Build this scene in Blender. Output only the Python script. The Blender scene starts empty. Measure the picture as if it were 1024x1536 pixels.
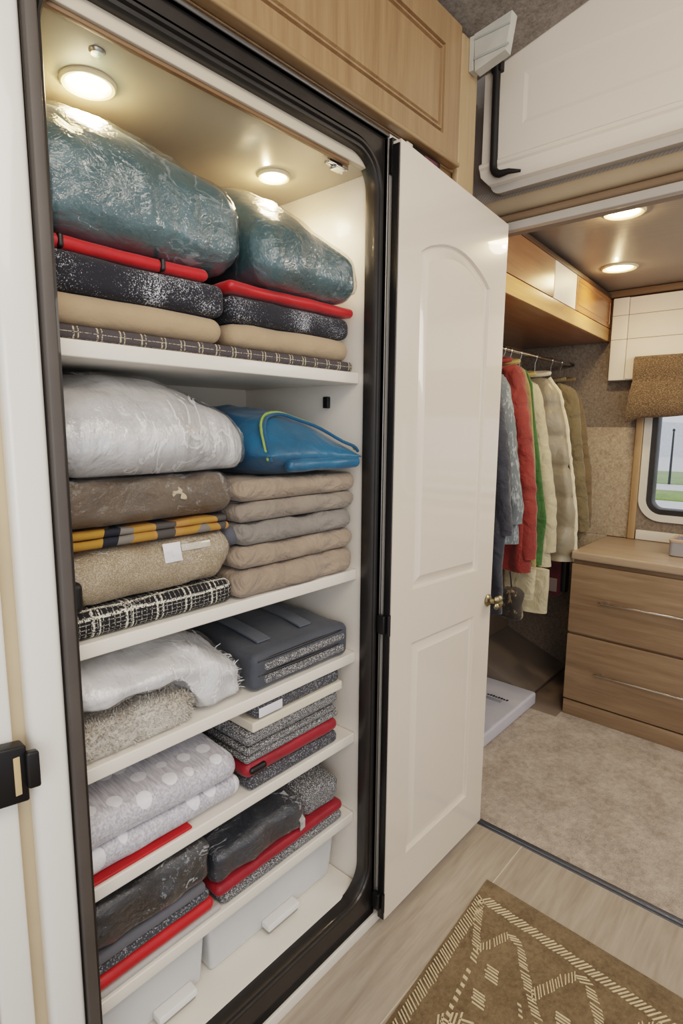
import bpy, bmesh, math, random
from mathutils import Vector, noise
PI = math.pi
scn = bpy.context.scene
COL = scn.collection

# ------------------------------------------------------------------ helpers: materials
def L(c):
    def f(v):
        v /= 255.0
        return v / 12.92 if v <= 0.04045 else ((v + 0.055) / 1.055) ** 2.4
    return (f(c[0]), f(c[1]), f(c[2]), 1.0)

class NB:
    """small node builder"""
    def __init__(s, name):
        s.m = bpy.data.materials.new(name); s.m.use_nodes = True
        s.t = s.m.node_tree; s.b = s.t.nodes['Principled BSDF']
        s.co = None
    def n(s, typ, **k):
        x = s.t.nodes.new(typ)
        for a, v in k.items(): setattr(x, a, v)
        return x
    def l(s, a, b): s.t.links.new(a, b)
    def coord(s, kind='Object', scale=(1, 1, 1), rot=(0, 0, 0)):
        tc = s.n('ShaderNodeTexCoord'); mp = s.n('ShaderNodeMapping')
        mp.inputs['Scale'].default_value = scale; mp.inputs['Rotation'].default_value = rot
        s.l(tc.outputs[kind], mp.inputs[0]); return mp.outputs[0]
    def noise(s, vec, scale, detail=3, rough=.55, dist=0):
        x = s.n('ShaderNodeTexNoise'); x.inputs['Scale'].default_value = scale
        x.inputs['Detail'].default_value = detail; x.inputs['Roughness'].default_value = rough
        x.inputs['Distortion'].default_value = dist
        s.l(vec, x.inputs['Vector']); return x.outputs['Fac']
    def ramp(s, fac, stops):
        r = s.n('ShaderNodeValToRGB'); e = r.color_ramp.elements
        while len(e) < len(stops): e.new(.5)
        for el, (p, c) in zip(e, stops):
            el.position = p; el.color = c
        s.l(fac, r.inputs[0]); return r.outputs[0]
    def math(s, op, a, b=None, c=None):
        x = s.n('ShaderNodeMath', operation=op)
        for i, v in enumerate((a, b, c)):
            if v is None: continue
            if isinstance(v, (int, float)): x.inputs[i].default_value = v
            else: s.l(v, x.inputs[i])
        return x.outputs[0]
    def mix(s, fac, a, b):
        x = s.n('ShaderNodeMix', data_type='RGBA')
        for sock, v in ((x.inputs[0], fac), (x.inputs[6], a), (x.inputs[7], b)):
            if isinstance(v, (int, float, tuple)): sock.default_value = v
            else: s.l(v, sock)
        return x.outputs[2]
    def bump(s, h, strength=.3, dist=.002, sock='Normal', prev=None):
        x = s.n('ShaderNodeBump'); x.inputs['Strength'].default_value = strength
        x.inputs['Distance'].default_value = dist; s.l(h, x.inputs['Height'])
        if prev: s.l(prev, x.inputs['Normal'])
        s.l(x.outputs[0], s.b.inputs[sock]); return x.outputs[0]
    def set(s, **k):
        for a, v in k.items():
            a = a.replace('_', ' ')
            if isinstance(v, (int, float, tuple)): s.b.inputs[a].default_value = v
            else: s.l(v, s.b.inputs[a])
        return s

def plain(name, c, rough=.5, metal=0., coat=0., var=.06, vs=6., bumps=None, spec=.5, stretch=(1, 1, 1)):
    k = NB(name); v = k.coord(scale=stretch)
    f = k.noise(v, vs, 3)
    c = L(c); lo = tuple(x * (1 - var) for x in c[:3]) + (1,); hi = tuple(min(1, x * (1 + var)) for x in c[:3]) + (1,)
    k.set(Base_Color=k.ramp(f, [(.3, lo), (.7, hi)]), Roughness=rough, Metallic=metal, Coat_Weight=coat, Specular_IOR_Level=spec)
    if bumps: k.bump(k.noise(v, bumps[0], 4), bumps[1], bumps[2] if len(bumps) > 2 else .002)
    return k.m

def fabric(name, c, var=.18, vs=9., weave=700., ws=.25, rough=.85, fold=.35, coat=0., sheen=.15, stretch=(1, 1, 1), c2=None):
    """woven cloth: broad tone drift, soft creases and fine weave"""
    k = NB(name); v = k.coord(scale=stretch)
    c = L(c)
    lo = tuple(x * (1 - var) for x in c[:3]) + (1,); hi = L(c2) if c2 else tuple(min(1, x * (1 + var)) for x in c[:3]) + (1,)
    f = k.noise(v, vs, 5, .6)
    fine = k.noise(v, weave, 2)
    base = k.ramp(f, [(.3, lo), (.72, hi)])
    k.set(Base_Color=base, Roughness=rough, Coat_Weight=coat, Coat_Roughness=.2, Sheen_Weight=sheen)
    h = k.math('ADD', k.math('MULTIPLY', k.noise(v, 14, 4, .5, .6), fold * 6), k.math('MULTIPLY', fine, ws))
    k.bump(h, .6, .004)
    return k.m

def flecked(name, base, fleck, amount=.5, sc=260., stretch=(1, .45, 1), patch=True, rough=.85):
    """dark knit with pale flecks gathered in patches"""
    k = NB(name); v = k.coord(scale=stretch)
    f = k.noise(v, sc, 3, .7)
    if patch:
        p = k.noise(k.coord(), 9, 3)
        f = k.math('ADD', f, k.math('MULTIPLY', k.math('SUBTRACT', p, .5), .55))
    t = .5 + (.5 - amount) * .35
    fac = k.ramp(f, [(t, (0, 0, 0, 1)), (t + .09, (1, 1, 1, 1))])
    k.set(Base_Color=k.mix(fac, L(base), L(fleck)), Roughness=rough, Sheen_Weight=.1)
    k.bump(f, .5, .003)
    return k.m

def plaid(name, base, line, line2, px=.062, pz=.018, wx=.09, wz=.1, fine=0.):
    """window-pane plaid: stripes across x and along the drop of the fold"""
    k = NB(name); tc = k.n('ShaderNodeTexCoord'); sp = k.n('ShaderNodeSeparateXYZ'); k.l(tc.outputs['Object'], sp.inputs[0])
    x = sp.outputs[0]; s_ = k.math('SUBTRACT', sp.outputs[2], sp.outputs[1])
    def line_(c, period, w, off=0.):
        return k.math('LESS_THAN', k.math('FRACT', k.math('ADD', k.math('DIVIDE', c, period), off + 100)), w)
    br = k.noise(tc.outputs['Object'], 350, 3, .7)
    brk = k.math('GREATER_THAN', br, .47)
    m = k.math('MAXIMUM', line_(x, px, wx), line_(x, px, wx * .7, .8))
    m = k.math('MULTIPLY', k.math('MAXIMUM', m, line_(s_, pz, wz)), brk)
    b = k.mix(k.math('MULTIPLY', k.noise(tc.outputs['Object'], 500, 2), .5), L(base), tuple(c * 3 for c in L(base)[:3]) + (1,))
    if fine:
        m2 = k.math('MULTIPLY', k.math('MAXIMUM', line_(x, fine, .16), line_(s_, fine * .8, .2)), k.math('GREATER_THAN', br, .5))
        b = k.mix(m2, b, L(line2))
    k.set(Base_Color=k.mix(m, b, L(line)), Roughness=.9)
    k.bump(br, .4, .002)
    return k.m

def wood(name, c1, c2, axis='x', rough=.45, sc=1., coat=.15, strong=1.):
    k = NB(name)
    st = {'x': (1.2, 14, 14), 'y': (14, 1.2, 14), 'z': (14, 14, 1.2)}[axis]
    v = k.coord(scale=tuple(a * sc for a in st))
    f = k.noise(v, 2.2, 6, .62, .35)
    st2 = {'x': (4, 160, 160), 'y': (160, 4, 160), 'z': (160, 160, 4)}[axis]
    g = k.noise(k.coord(scale=st2), 1.0, 3, .6)
    h = k.math('ADD', k.math('MULTIPLY', f, .75), k.math('MULTIPLY', g, .25))
    k.set(Base_Color=k.ramp(h, [(.5 - .2 / strong, L(c1)), (.5 + .2 / strong, L(c2))]), Roughness=rough, Coat_Weight=coat, Coat_Roughness=.25)
    k.bump(g, .12, .001)
    return k.m

def pile(name, c1, c2, s1=5., s2=220., bs=.8, bd=.006, mid=60.):
    """carpet-like pile"""
    k = NB(name); v = k.coord()
    a = k.noise(v, s1, 5, .6, .4); b = k.noise(v, s2, 3, .7); c = k.noise(v, mid, 3, .6)
    f = k.math('ADD', k.math('ADD', k.math('MULTIPLY', a, .38), k.math('MULTIPLY', b, .30)), k.math('MULTIPLY', c, .32))
    k.set(Base_Color=k.ramp(f, [(.4, L(c1)), (.6, L(c2))]), Roughness=.95, Sheen_Weight=.2, Specular_IOR_Level=.15)
    k.bump(k.math('ADD', b, k.math('MULTIPLY', c, .6)), bs, bd)
    return k.m

def clearbag(name, tint=(255, 255, 255), amt=.10, rim=.4, sc=16., st=(1, 1, 1), rough=.12, bump=.9, crease=.5, haze=.03, csc=9., cw=.012):
    """clear crinkled plastic: see-through film, sharp broken highlights, whitish crease lines"""
    k = NB(name); t = k.t
    t.nodes.remove(k.b)
    out = [n for n in t.nodes if n.type == 'OUTPUT_MATERIAL'][0]
    v = k.coord(scale=st)
    h = k.math('ADD', k.noise(v, sc, 5, .6, 1.6), k.math('MULTIPLY', k.noise(v, sc * 4, 4, .6, 1.2), .3))
    bp = k.n('ShaderNodeBump'); bp.inputs['Strength'].default_value = bump; bp.inputs['Distance'].default_value = .012; k.l(h, bp.inputs['Height'])
    tr = k.n('ShaderNodeBsdfTransparent'); tr.inputs[0].default_value = L(tint)
    gl = k.n('ShaderNodeBsdfGlossy'); gl.inputs['Roughness'].default_value = rough; k.l(bp.outputs[0], gl.inputs['Normal'])
    df = k.n('ShaderNodeBsdfDiffuse'); df.inputs[0].default_value = (.85, .86, .88, 1)
    lw = k.n('ShaderNodeLayerWeight'); lw.inputs['Blend'].default_value = .35; k.l(bp.outputs[0], lw.inputs['Normal'])
    f = k.math('ADD', k.math('MULTIPLY', lw.outputs['Facing'], rim), amt)
    mx = k.n('ShaderNodeMixShader'); k.l(f, mx.inputs[0]); k.l(tr.outputs[0], mx.inputs[1]); k.l(gl.outputs[0], mx.inputs[2])
    a = k.noise(v, csc, 4, .55, 1.2); b = k.noise(v, csc * .6, 2)
    ln = k.math('LESS_THAN', k.math('ABSOLUTE', k.math('SUBTRACT', a, .5)), cw)
    ln = k.math('MULTIPLY', ln, k.math('GREATER_THAN', b, .5))
    f2 = k.math('ADD', k.math('MULTIPLY', ln, crease), k.math('MULTIPLY', k.math('MAXIMUM', k.math('SUBTRACT', b, .5), 0), haze * 8))
    m2 = k.n('ShaderNodeMixShader'); k.l(f2, m2.inputs[0]); k.l(mx.outputs[0], m2.inputs[1]); k.l(df.outputs[0], m2.inputs[2])
    k.l(m2.outputs[0], out.inputs[0])
    return k.m

def glow(name, c, s):
    k = NB(name)
    v = k.coord(); f = k.noise(v, 3, 1)
    k.set(Base_Color=L(c), Emission_Color=k.mix(f, L(c), L(c)), Emission_Strength=s)
    return k.m

# ------------------------------------------------------------------ helpers: objects
def tag(o, label=None, cat=None, group=None, kind=None):
    if label: o['label'] = label
    if cat: o['category'] = cat
    if group: o['group'] = group
    if kind: o['kind'] = kind
    return o

def thing(name, label, cat, loc=(0, 0, 0), rotz=0., group=None):
    o = bpy.data.objects.new(name, None); COL.objects.link(o)
    o.empty_display_size = .05
    o.location = loc; o.rotation_euler = (0, 0, rotz)
    return tag(o, label, cat, group)

def obj(name, geo, mat, parent=None, loc=(0, 0, 0), smooth=True, angle=40, rotz=0.):
    """geo = (verts, faces) -> one mesh object; verts are in world coordinates minus loc for top-level things"""
    vs, fs = geo
    me = bpy.data.meshes.new(name); me.from_pydata(vs, [], fs); me.update()
    bm = bmesh.new(); bm.from_mesh(me)
    bmesh.ops.recalc_face_normals(bm, faces=bm.faces)
    bm.to_mesh(me); bm.free()
    if smooth:
        for p in me.polygons: p.use_smooth = True
        try: me.set_sharp_from_angle(angle=math.radians(angle))
        except Exception: pass
    me.materials.append(mat)
    o = bpy.data.objects.new(name, me); COL.objects.link(o)
    o.location = loc; o.rotation_euler = (0, 0, rotz)
    if parent: o.parent = parent
    return o

def struct(name, geo, mat, loc=(0, 0, 0), **k):
    return tag(obj(name, geo, mat, None, loc, **k), kind='structure')

def join(*gs):
    V, F = [], []
    for v, f in gs:
        o = len(V); V += list(v); F += [tuple(i + o for i in q) for q in f]
    return V, F

def mv(g, d): return [(a + d[0], b + d[1], c + d[2]) for a, b, c in g[0]], g[1]
def mp(g, fn): return [tuple(fn(*v)) for v in g[0]], g[1]

def axis_pts(Ln, r, cell, k):
    h = Ln / 2; r = min(r, h * .999)
    n = max(1, int(round((Ln - 2 * r) / cell)))
    p = [-h + r * (i / k) for i in range(k)]
    p += [-h + r + (Ln - 2 * r) * i / n for i in range(n + 1)]
    p += [h - r + r * ((i + 1) / k) for i in range(k)]
    return p

def rbox(w, d, h, r, cell=.02, k=4):
    """rounded box, base centre at the origin, dense enough to deform"""
    X, Y, Z = axis_pts(w, r, cell, k), axis_pts(d, r, cell, k), axis_pts(h, min(r, h / 2 * .999), cell, k)
    nx, ny, nz = len(X) - 1, len(Y) - 1, len(Z) - 1
    rr = min(r, h / 2 * .999, w / 2 * .999, d / 2 * .999)
    V, F, D = [], [], {}
    def vid(i, j, q):
        t = (i, j, q)
        if t not in D:
            p = Vector((X[i], Y[j], Z[q]))
            c = Vector((max(-w / 2 + rr, min(w / 2 - rr, p.x)), max(-d / 2 + rr, min(d / 2 - rr, p.y)), max(-h / 2 + rr, min(h / 2 - rr, p.z))))
            e = p - c
            if e.length > 1e-9: p = c + e.normalized() * rr
            D[t] = len(V); V.append((p.x, p.y, p.z + h / 2))
        return D[t]
    for i in range(nx):
        for j in range(ny):
            F.append((vid(i, j, 0), vid(i, j + 1, 0), vid(i + 1, j + 1, 0), vid(i + 1, j, 0)))
            F.append((vid(i, j, nz), vid(i + 1, j, nz), vid(i + 1, j + 1, nz), vid(i, j + 1, nz)))
    for i in range(nx):
        for q in range(nz):
            F.append((vid(i, 0, q), vid(i + 1, 0, q), vid(i + 1, 0, q + 1), vid(i, 0, q + 1)))
            F.append((vid(i, ny, q), vid(i, ny, q + 1), vid(i + 1, ny, q + 1), vid(i + 1, ny, q)))
    for j in range(ny):
        for q in range(nz):
            F.append((vid(0, j, q), vid(0, j, q + 1), vid(0, j + 1, q + 1), vid(0, j + 1, q)))
            F.append((vid(nx, j, q), vid(nx, j + 1, q), vid(nx, j + 1, q + 1), vid(nx, j, q + 1)))
    return V, F

def box(x0, x1, y0, y1, z0, z1, bev=.002):
    """hard box in absolute coordinates with a small bevel"""
    w, d, h = x1 - x0, y1 - y0, z1 - z0
    bev = min(bev, w * .45, d * .45, h * .45)
    return mv(rbox(w, d, h, bev, 10, 2), ((x0 + x1) / 2, (y0 + y1) / 2, z0))

def tube(pts, r, n=8, caps=True, rx=None):
    """round bar along points; r may be a list"""
    P = [Vector(p) for p in pts]; V, F = [], []
    up = None
    for i, p in enumerate(P):
        d = (P[min(i + 1, len(P) - 1)] - P[max(i - 1, 0)]).normalized()
        if up is None:
            up = Vector((0, 0, 1)) if abs(d.z) < .9 else Vector((1, 0, 0))
        a = d.cross(up).normalized(); b = a.cross(d).normalized(); up = b
        rr = r[i] if isinstance(r, (list, tuple)) else r
        for j in range(n):
            t = 2 * PI * j / n
            q = p + a * (math.cos(t) * rr) + b * (math.sin(t) * rr)
            V.append(tuple(q))
    for i in range(len(P) - 1):
        for j in range(n):
            F.append((i * n + j, i * n + (j + 1) % n, (i + 1) * n + (j + 1) % n, (i + 1) * n + j))
    if caps:
        F.append(tuple(range(n))); F.append(tuple((len(P) - 1) * n + j for j in range(n)))
    return V, F

def ribbon(pts, nrm, w, t):
    """flat band: pts path, width along nrm, thickness t"""
    P = [Vector(p) for p in pts]; N = Vector(nrm).normalized(); V, F = [], []
    for i, p in enumerate(P):
        d = (P[min(i + 1, len(P) - 1)] - P[max(i - 1, 0)]).normalized(); u = d.cross(N).normalized()
        for a, b in ((-1, -1), (1, -1), (1, 1), (-1, 1)): V.append(tuple(p + N * (a * w / 2) + u * (b * t / 2)))
    for i in range(len(P) - 1):
        for j in range(4): F.append((4 * i + j, 4 * i + (j + 1) % 4, 4 * i + 4 + (j + 1) % 4, 4 * i + 4 + j))
    e = 4 * len(P) - 4
    F += [(0, 1, 2, 3), (e, e + 1, e + 2, e + 3)]
    return V, F

def lathe(prof, n=32, centre=(0, 0, 0), axis='z'):
    V, F = [], []
    for r, z in prof:
        for j in range(n):
            t = 2 * PI * j / n
            x, y = math.cos(t) * r, math.sin(t) * r
            p = {'z': (x, y, z), 'y': (x, z, y), 'x': (z, x, y)}[axis]
            V.append((p[0] + centre[0], p[1] + centre[1], p[2] + centre[2]))
    for i in range(len(prof) - 1):
        for j in range(n): F.append((i * n + j, i * n + (j + 1) % n, (i + 1) * n + (j + 1) % n, (i + 1) * n + j))
    if prof[0][0] > 1e-6: F.append(tuple(range(n)))
    if prof[-1][0] > 1e-6: F.append(tuple((len(prof) - 1) * n + j for j in range(n)))
    return V, F

def rrect(x0, x1, z0, z1, r, k=8):
    """rounded rectangle outline with outward normals: list of (x, z, nx, nz)"""
    out = []
    for cx, cz, a0 in ((x1 - r, z1 - r, 0), (x0 + r, z1 - r, 90), (x0 + r, z0 + r, 180), (x1 - r, z0 + r, 270)):
        for i in range(k + 1):
            a = math.radians(a0 + 90 * i / k)
            out.append((cx + r * math.cos(a), cz + r * math.sin(a), math.cos(a), math.sin(a)))
    return out

def sweep(outline, prof, fn, closed=True):
    """profile list of (offset outward, depth) swept round an outline; fn maps (x, z, depth) to 3-D"""
    V, F = [], []; m = len(prof); n = len(outline)
    for x, z, nx, nz in outline:
        for o, dpt in prof: V.append(tuple(fn(x + nx * o, z + nz * o, dpt)))
    for i in range(n if closed else n - 1):
        for j in range(m - 1):
            a, b = i * m + j, ((i + 1) % n) * m + j
            F.append((a, b, b + 1, a + 1))
    return V, F

def panelled(W, H, outlines, prof, fn, t):
    """flat leaf W x H with raised or sunk panels: outlines are lists of (x, z) counter-clockwise, prof list of (inset, depth)"""
    bm = bmesh.new()
    outer = [bm.verts.new((x, z, 0)) for x, z in ((0, 0), (W, 0), (W, H), (0, H))]
    edges = [bm.edges.new((outer[i], outer[(i + 1) % 4])) for i in range(4)]
    for ol in outlines:
        n = len(ol); P = [Vector((x, z)) for x, z in ol]
        N = []
        for i in range(n):
            e1 = (P[i] - P[i - 1]).normalized(); e2 = (P[(i + 1) % n] - P[i]).normalized()
            n1 = Vector((-e1.y, e1.x)); n2 = Vector((-e2.y, e2.x))
            b = n1 + n2; b = b / max(.25, b.dot(n1)) if b.length > 1e-6 else n1
            N.append(b)
        prev = [bm.verts.new((p.x, p.y, 0)) for p in P]
        for i in range(n): edges.append(bm.edges.new((prev[i], prev[(i + 1) % n])))
        for ins, dep in prof:
            cur = [bm.verts.new((P[i].x + N[i].x * ins, P[i].y + N[i].y * ins, dep)) for i in range(n)]
            for i in range(n): bm.faces.new((prev[i], prev[(i + 1) % n], cur[(i + 1) % n], cur[i]))
            prev = cur
        bm.faces.new(prev)
    bmesh.ops.triangle_fill(bm, edges=edges, use_beauty=True)
    back = [bm.verts.new((x, z, t)) for x, z in ((0, 0), (W, 0), (W, H), (0, H))]
    for i in range(4): bm.faces.new((outer[i], outer[(i + 1) % 4], back[(i + 1) % 4], back[i]))
    bm.faces.new(back)
    bm.verts.ensure_lookup_table(); bm.verts.index_update()
    V = [tuple(fn(v.co.x, v.co.y, v.co.z)) for v in bm.verts]
    F = [tuple(v.index for v in f.verts) for f in bm.faces]
    bm.free(); return V, F

def nz(x, y, z, s, seed=0.):
    return noise.noise(Vector((x * s + seed * 7.13, y * s - seed * 3.7, z * s + seed * 1.9)))
def ridge(x, y, z, s, seed=0.):
    return 1 - 2 * abs(nz(x, y, z, s, seed))

def rough_up(g, amp, sc, seed, h, st=(1, 1, 1), rid=0., keep=.012, top=None):
    """push a closed shape in and out along its normals; the underside stays flat"""
    me = bpy.data.meshes.new('tmp'); me.from_pydata(g[0], [], g[1]); me.update()
    bm = bmesh.new(); bm.from_mesh(me); bmesh.ops.recalc_face_normals(bm, faces=bm.faces); bm.normal_update()
    out = []
    for v in bm.verts:
        c = v.co; n = v.normal
        x, y, z = c.x * st[0], c.y * st[1], c.z * st[2]
        d = amp * (nz(x, y, z, sc, seed) + .5 * nz(x, y, z, sc * 2.3, seed + 3))
        if rid: d += rid * (ridge(x, y, z, sc * .8, seed + 9) - .35)
        wgt = max(0., min(1., c.z / keep)) if n.z < .3 else 1.
        q = c + n * d * wgt
        zz = max(0.0, q.z)
        if top is not None: zz = min(zz, top)
        out.append((q.x, q.y, zz))
    bm.free(); bpy.data.meshes.remove(me)
    return out, g[1]

def inflate(g, d):
    me = bpy.data.meshes.new('tmp'); me.from_pydata(g[0], [], g[1]); me.update()
    bm = bmesh.new(); bm.from_mesh(me); bmesh.ops.recalc_face_normals(bm, faces=bm.faces); bm.normal_update()
    out = [tuple(v.co + v.normal * (d if not callable(d) else d(v.co)) * (1 if v.normal.z > -.4 else .15)) for v in bm.verts]
    bm.free(); bpy.data.meshes.remove(me)
    return out, g[1]

# ------------------------------------------------------------------ materials
WHITE = plain('wardrobe_white_laminate', (236, 233, 226), .28, coat=.35, var=.015, vs=3)
WHITE_IN = plain('wardrobe_inner_white', (222, 214, 203), .38, coat=.1, var=.015, vs=3)
SHELF = plain('shelf_white', (229, 222, 211), .35, coat=.15, var=.02, vs=4)
DOORW = plain('cream_painted_door', (219, 207, 192), .26, coat=.8, var=.012, vs=3)
RUBBER = plain('black_rubber_seal', (38, 35, 33), .38, var=.15, vs=20, coat=.2)
RUBBER2 = plain('dark_grey_seal', (78, 72, 68), .5, var=.1, vs=8)
BLACK = plain('black_plastic', (22, 21, 22), .42, var=.15, vs=20)
GASKET = plain('brown_trim_tape', (120, 90, 62), .5, var=.1, vs=10)
CHROME = plain('chrome', (215, 215, 215), .16, 1., var=.03)
STEEL = plain('brushed_steel', (170, 168, 165), .3, 1., var=.05)
BRASS = plain('antique_brass', (156, 143, 114), .28, 1., var=.18, vs=60)
OAK = wood('oak_vertical_grain', (130, 101, 71), (163, 132, 98), 'z', .42, 1.)
OAKH = wood('oak_horizontal_grain', (130, 102, 70), (164, 134, 98), 'x', .42, 1.)
DRAWER = wood('greyed_oak_drawer', (118, 95, 72), (156, 131, 104), 'y', .5, .8, .05)
COUNTER = wood('greyed_oak_counter', (150, 128, 106), (178, 155, 131), 'y', .4, .8, .2)
HONEY = wood('honey_oak_gloss', (134, 88, 50), (178, 126, 78), 'x', .3, .9, .5)
HONEYL = wood('pale_honey_oak', (180, 132, 78), (216, 170, 112), 'x', .35, .9, .4)
WALNUT = wood('brown_oak_gloss', (116, 82, 56), (156, 116, 84), 'x', .28, .9, .5)
TRIMW = plain('white_trim', (222, 216, 204), .4, var=.02)
GREYWALL = plain('taupe_padded_wall', (140, 129, 120), .8, var=.06, vs=5, bumps=(300, .2))
TAUPE = plain('beige_padded_vinyl', (156, 138, 114), .6, var=.06, vs=5, bumps=(200, .2))
BROWNV = plain('brown_padded_vinyl', (122, 101, 80), .6, var=.06, vs=5, bumps=(200, .2))
CEILT = pile('speckled_ceiling_vinyl', (104, 95, 87), (150, 141, 131), 8, 180, .3, .003, 70)
FLEECE_LIT = pile('fleecy_wall_lining_lit', (142, 124, 103), (184, 166, 142), 60, 260, .35, .003, 110)
FLEECE_SHADED = pile('fleecy_wall_lining_shaded', (104, 93, 83), (142, 130, 116), 60, 260, .35, .003, 110)  # same fleecy lining with the shade put into its colour
CARPET = pile('mottled_cut_pile_carpet', (158, 142, 127), (208, 193, 177), 7, 190, 1., .008, 45)
PALEMET = plain('pale_grey_duct', (190, 188, 178), .5, var=.1, vs=14, bumps=(40, .5))
PANELW = plain('white_loft_panel', (236, 225, 210), .45, var=.012, vs=3)
PANELB = plain('grey_white_plate', (188, 180, 171), .45, var=.03)
BINW = plain('translucent_white_bin', (205, 205, 204), .35, coat=.3, var=.03)
BOXW = plain('pale_lilac_white_plastic', (196, 195, 203), .4, coat=.1, var=.02)
LABELW = plain('paper_label', (222, 220, 224), .6, var=.05, vs=30)
INK = plain('dark_ink', (48, 48, 54), .6)
GREYINK = plain('grey_ink', (150, 150, 158), .6)
GREYP = plain('grey_plastic', (150, 148, 150), .5, var=.04)

def planks():
    k = NB('pale_grey_oak_planks'); v = k.coord(scale=(1, 1, 1))
    br = k.n('ShaderNodeTexBrick'); br.offset = .37; br.squash = 1
    br.inputs['Color1'].default_value = (.25, .25, .25, 1); br.inputs['Color2'].default_value = (.75, .75, .75, 1)
    br.inputs['Mortar'].default_value = (0, 0, 0, 1)
    br.inputs['Scale'].default_value = 1; br.inputs['Mortar Size'].default_value = .002
    br.inputs['Mortar Smooth'].default_value = .3
    br.inputs['Brick Width'].default_value = 9; br.inputs['Row Height'].default_value = .60
    mpn = k.n('ShaderNodeMapping'); mpn.inputs['Location'].default_value = (6.0, .20, 0); k.l(v, mpn.inputs[0]); k.l(mpn.outputs[0], br.inputs['Vector'])
    g = k.noise(k.coord(scale=(1.3, 13, 1)), 3.0, 6, .62, .5)
    g2 = k.noise(k.coord(scale=(6, 120, 1)), 1.0, 3)
    f = k.math('ADD', k.math('ADD', k.math('MULTIPLY', g, .62), k.math('MULTIPLY', g2, .2)), k.math('MULTIPLY', br.outputs['Color'], .18))
    c = k.ramp(f, [(.30, L((152, 138, 123))), (.66, L((190, 178, 163)))])
    c = k.mix(br.outputs['Fac'], c, L((206, 196, 180)))
    k.set(Base_Color=c, Roughness=.42, Coat_Weight=.15, Coat_Roughness=.3)
    k.bump(g2, .1, .001)
    return k.m
PLANK = planks()

def ribbed():
    k = NB('ribbed_grey_ceiling_panel'); v = k.coord()
    w = k.n('ShaderNodeTexWave'); w.inputs['Scale'].default_value = 55; w.bands_direction = 'DIAGONAL'; k.l(v, w.inputs[0])
    k.set(Base_Color=k.mix(w.outputs['Fac'], L((134, 126, 118)), L((160, 151, 142))), Roughness=.42, Coat_Weight=.1)
    k.bump(w.outputs['Fac'], .25, .002)
    return k.m
RIBCEIL = ribbed()

# ------------------------------------------------------------------ camera
def cam():
    yaw, pit, rol = math.radians(41.424), math.radians(8.454), math.radians(.477)
    cy, sy, cp, sp = math.cos(yaw), math.sin(yaw), math.cos(pit), math.sin(pit)
    F = Vector((cy * cp, sy * cp, -sp)); R0 = Vector((sy, -cy, 0)); U0 = Vector((cy * sp, sy * sp, cp))
    R = R0 * math.cos(rol) + U0 * math.sin(rol); U = U0 * math.cos(rol) - R0 * math.sin(rol)
    c = bpy.data.cameras.new('camera'); o = bpy.data.objects.new('camera', c); COL.objects.link(o)
    from mathutils import Matrix
    o.matrix_world = Matrix(((R.x, U.x, -F.x, 0), (R.y, U.y, -F.y, -.9), (R.z, U.z, -F.z, 1.42), (0, 0, 0, 1)))
    c.sensor_fit = 'VERTICAL'; c.sensor_height = 36; c.sensor_width = 24; c.lens = 36 * 855.43 / 1536
    c.clip_start = .02; scn.camera = o
cam()

# ------------------------------------------------------------------ the setting
struct('floor', box(-1.6, 1.752, -2.6, -.002, -.05, 0, .0005), PLANK)
struct('floor_carpet', box(1.768, 3.298, -2.6, .598, -.05, .006, .003), CARPET)
struct('trim_1', join(box(1.750, 1.770, -2.6, -.03, -.04, .008, .003), box(1.7445, 1.750, -2.6, -.03, -.04, .003, .001)), plain('blued_metal_strip', (120, 126, 136), .35, .8))
# main room ceiling rises away from the wardrobe wall, crowned
struct('ceiling', ([(-1.6, .15, 2.46), (1.72, .15, 2.46), (1.72, -1.2, 2.80), (-1.6, -1.2, 2.80), (1.72, -2.6, 2.84), (-1.6, -2.6, 2.84),
                    (-1.6, .15, 2.52), (1.72, .15, 2.52), (1.72, -1.2, 2.86), (-1.6, -1.2, 2.86), (1.72, -2.6, 2.9), (-1.6, -2.6, 2.9)],
                   [(0, 1, 2, 3), (3, 2, 4, 5), (6, 7, 8, 9), (9, 8, 10, 11), (0, 1, 7, 6), (4, 5, 11, 10), (1, 2, 8, 7), (2, 4, 10, 8), (0, 3, 9, 6), (3, 5, 11, 9)]), CEILT, smooth=False)
struct('ceiling_bedroom', box(1.782, 3.36, -2.6, .66, 2.13, 2.17, .001), RIBCEIL)
# white-grey strip along the underside of the drop beam
struct('wall_loft', box(1.785, 1.835, -2.6, .62, 2.036, 2.86, .004), GREYWALL)
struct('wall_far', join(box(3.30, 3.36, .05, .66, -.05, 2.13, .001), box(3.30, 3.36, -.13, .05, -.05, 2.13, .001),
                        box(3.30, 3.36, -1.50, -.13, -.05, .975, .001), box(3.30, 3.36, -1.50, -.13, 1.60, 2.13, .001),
                        box(3.30, 3.36, -2.6, -1.50, -.05, 2.13, .001)), FLEECE_SHADED)
struct('wall_far_lit_area', join(box(3.293, 3.2995, -.052, .585, .842, 1.432, .002), box(3.293, 3.2995, .053, .585, .66, .841, .001)), FLEECE_LIT)  # lit lower part of the same wall; its shadow line is painted in two tones
struct('wall_closet_back', box(1.78, 3.299, .60, .66, -.05, 2.13, .001), plain('closet_back_lining', (138, 122, 106), .8, var=.05))
struct('wall_closet_side', box(1.775, 1.835, .012, .599, -.05, 2.034, .001), plain('closet_side_lining', (150, 135, 116), .8, var=.05))
# wood wall right of the wardrobe, behind the open door, up to the corner post
struct('wall_right', box(1.255, 1.55, .002, .05, 0, 2.45, .001), OAK)
struct('trim_2', box(1.465, 1.556, -.022, .002, 2.0, 2.462, .010), wood('pale_oak_corner_post', (158, 130, 96), (186, 157, 120), 'z', .45))
struct('wall_right.001', box(1.552, 1.774, .10, .14, 0, 2.44, .001), GREYWALL)
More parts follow.
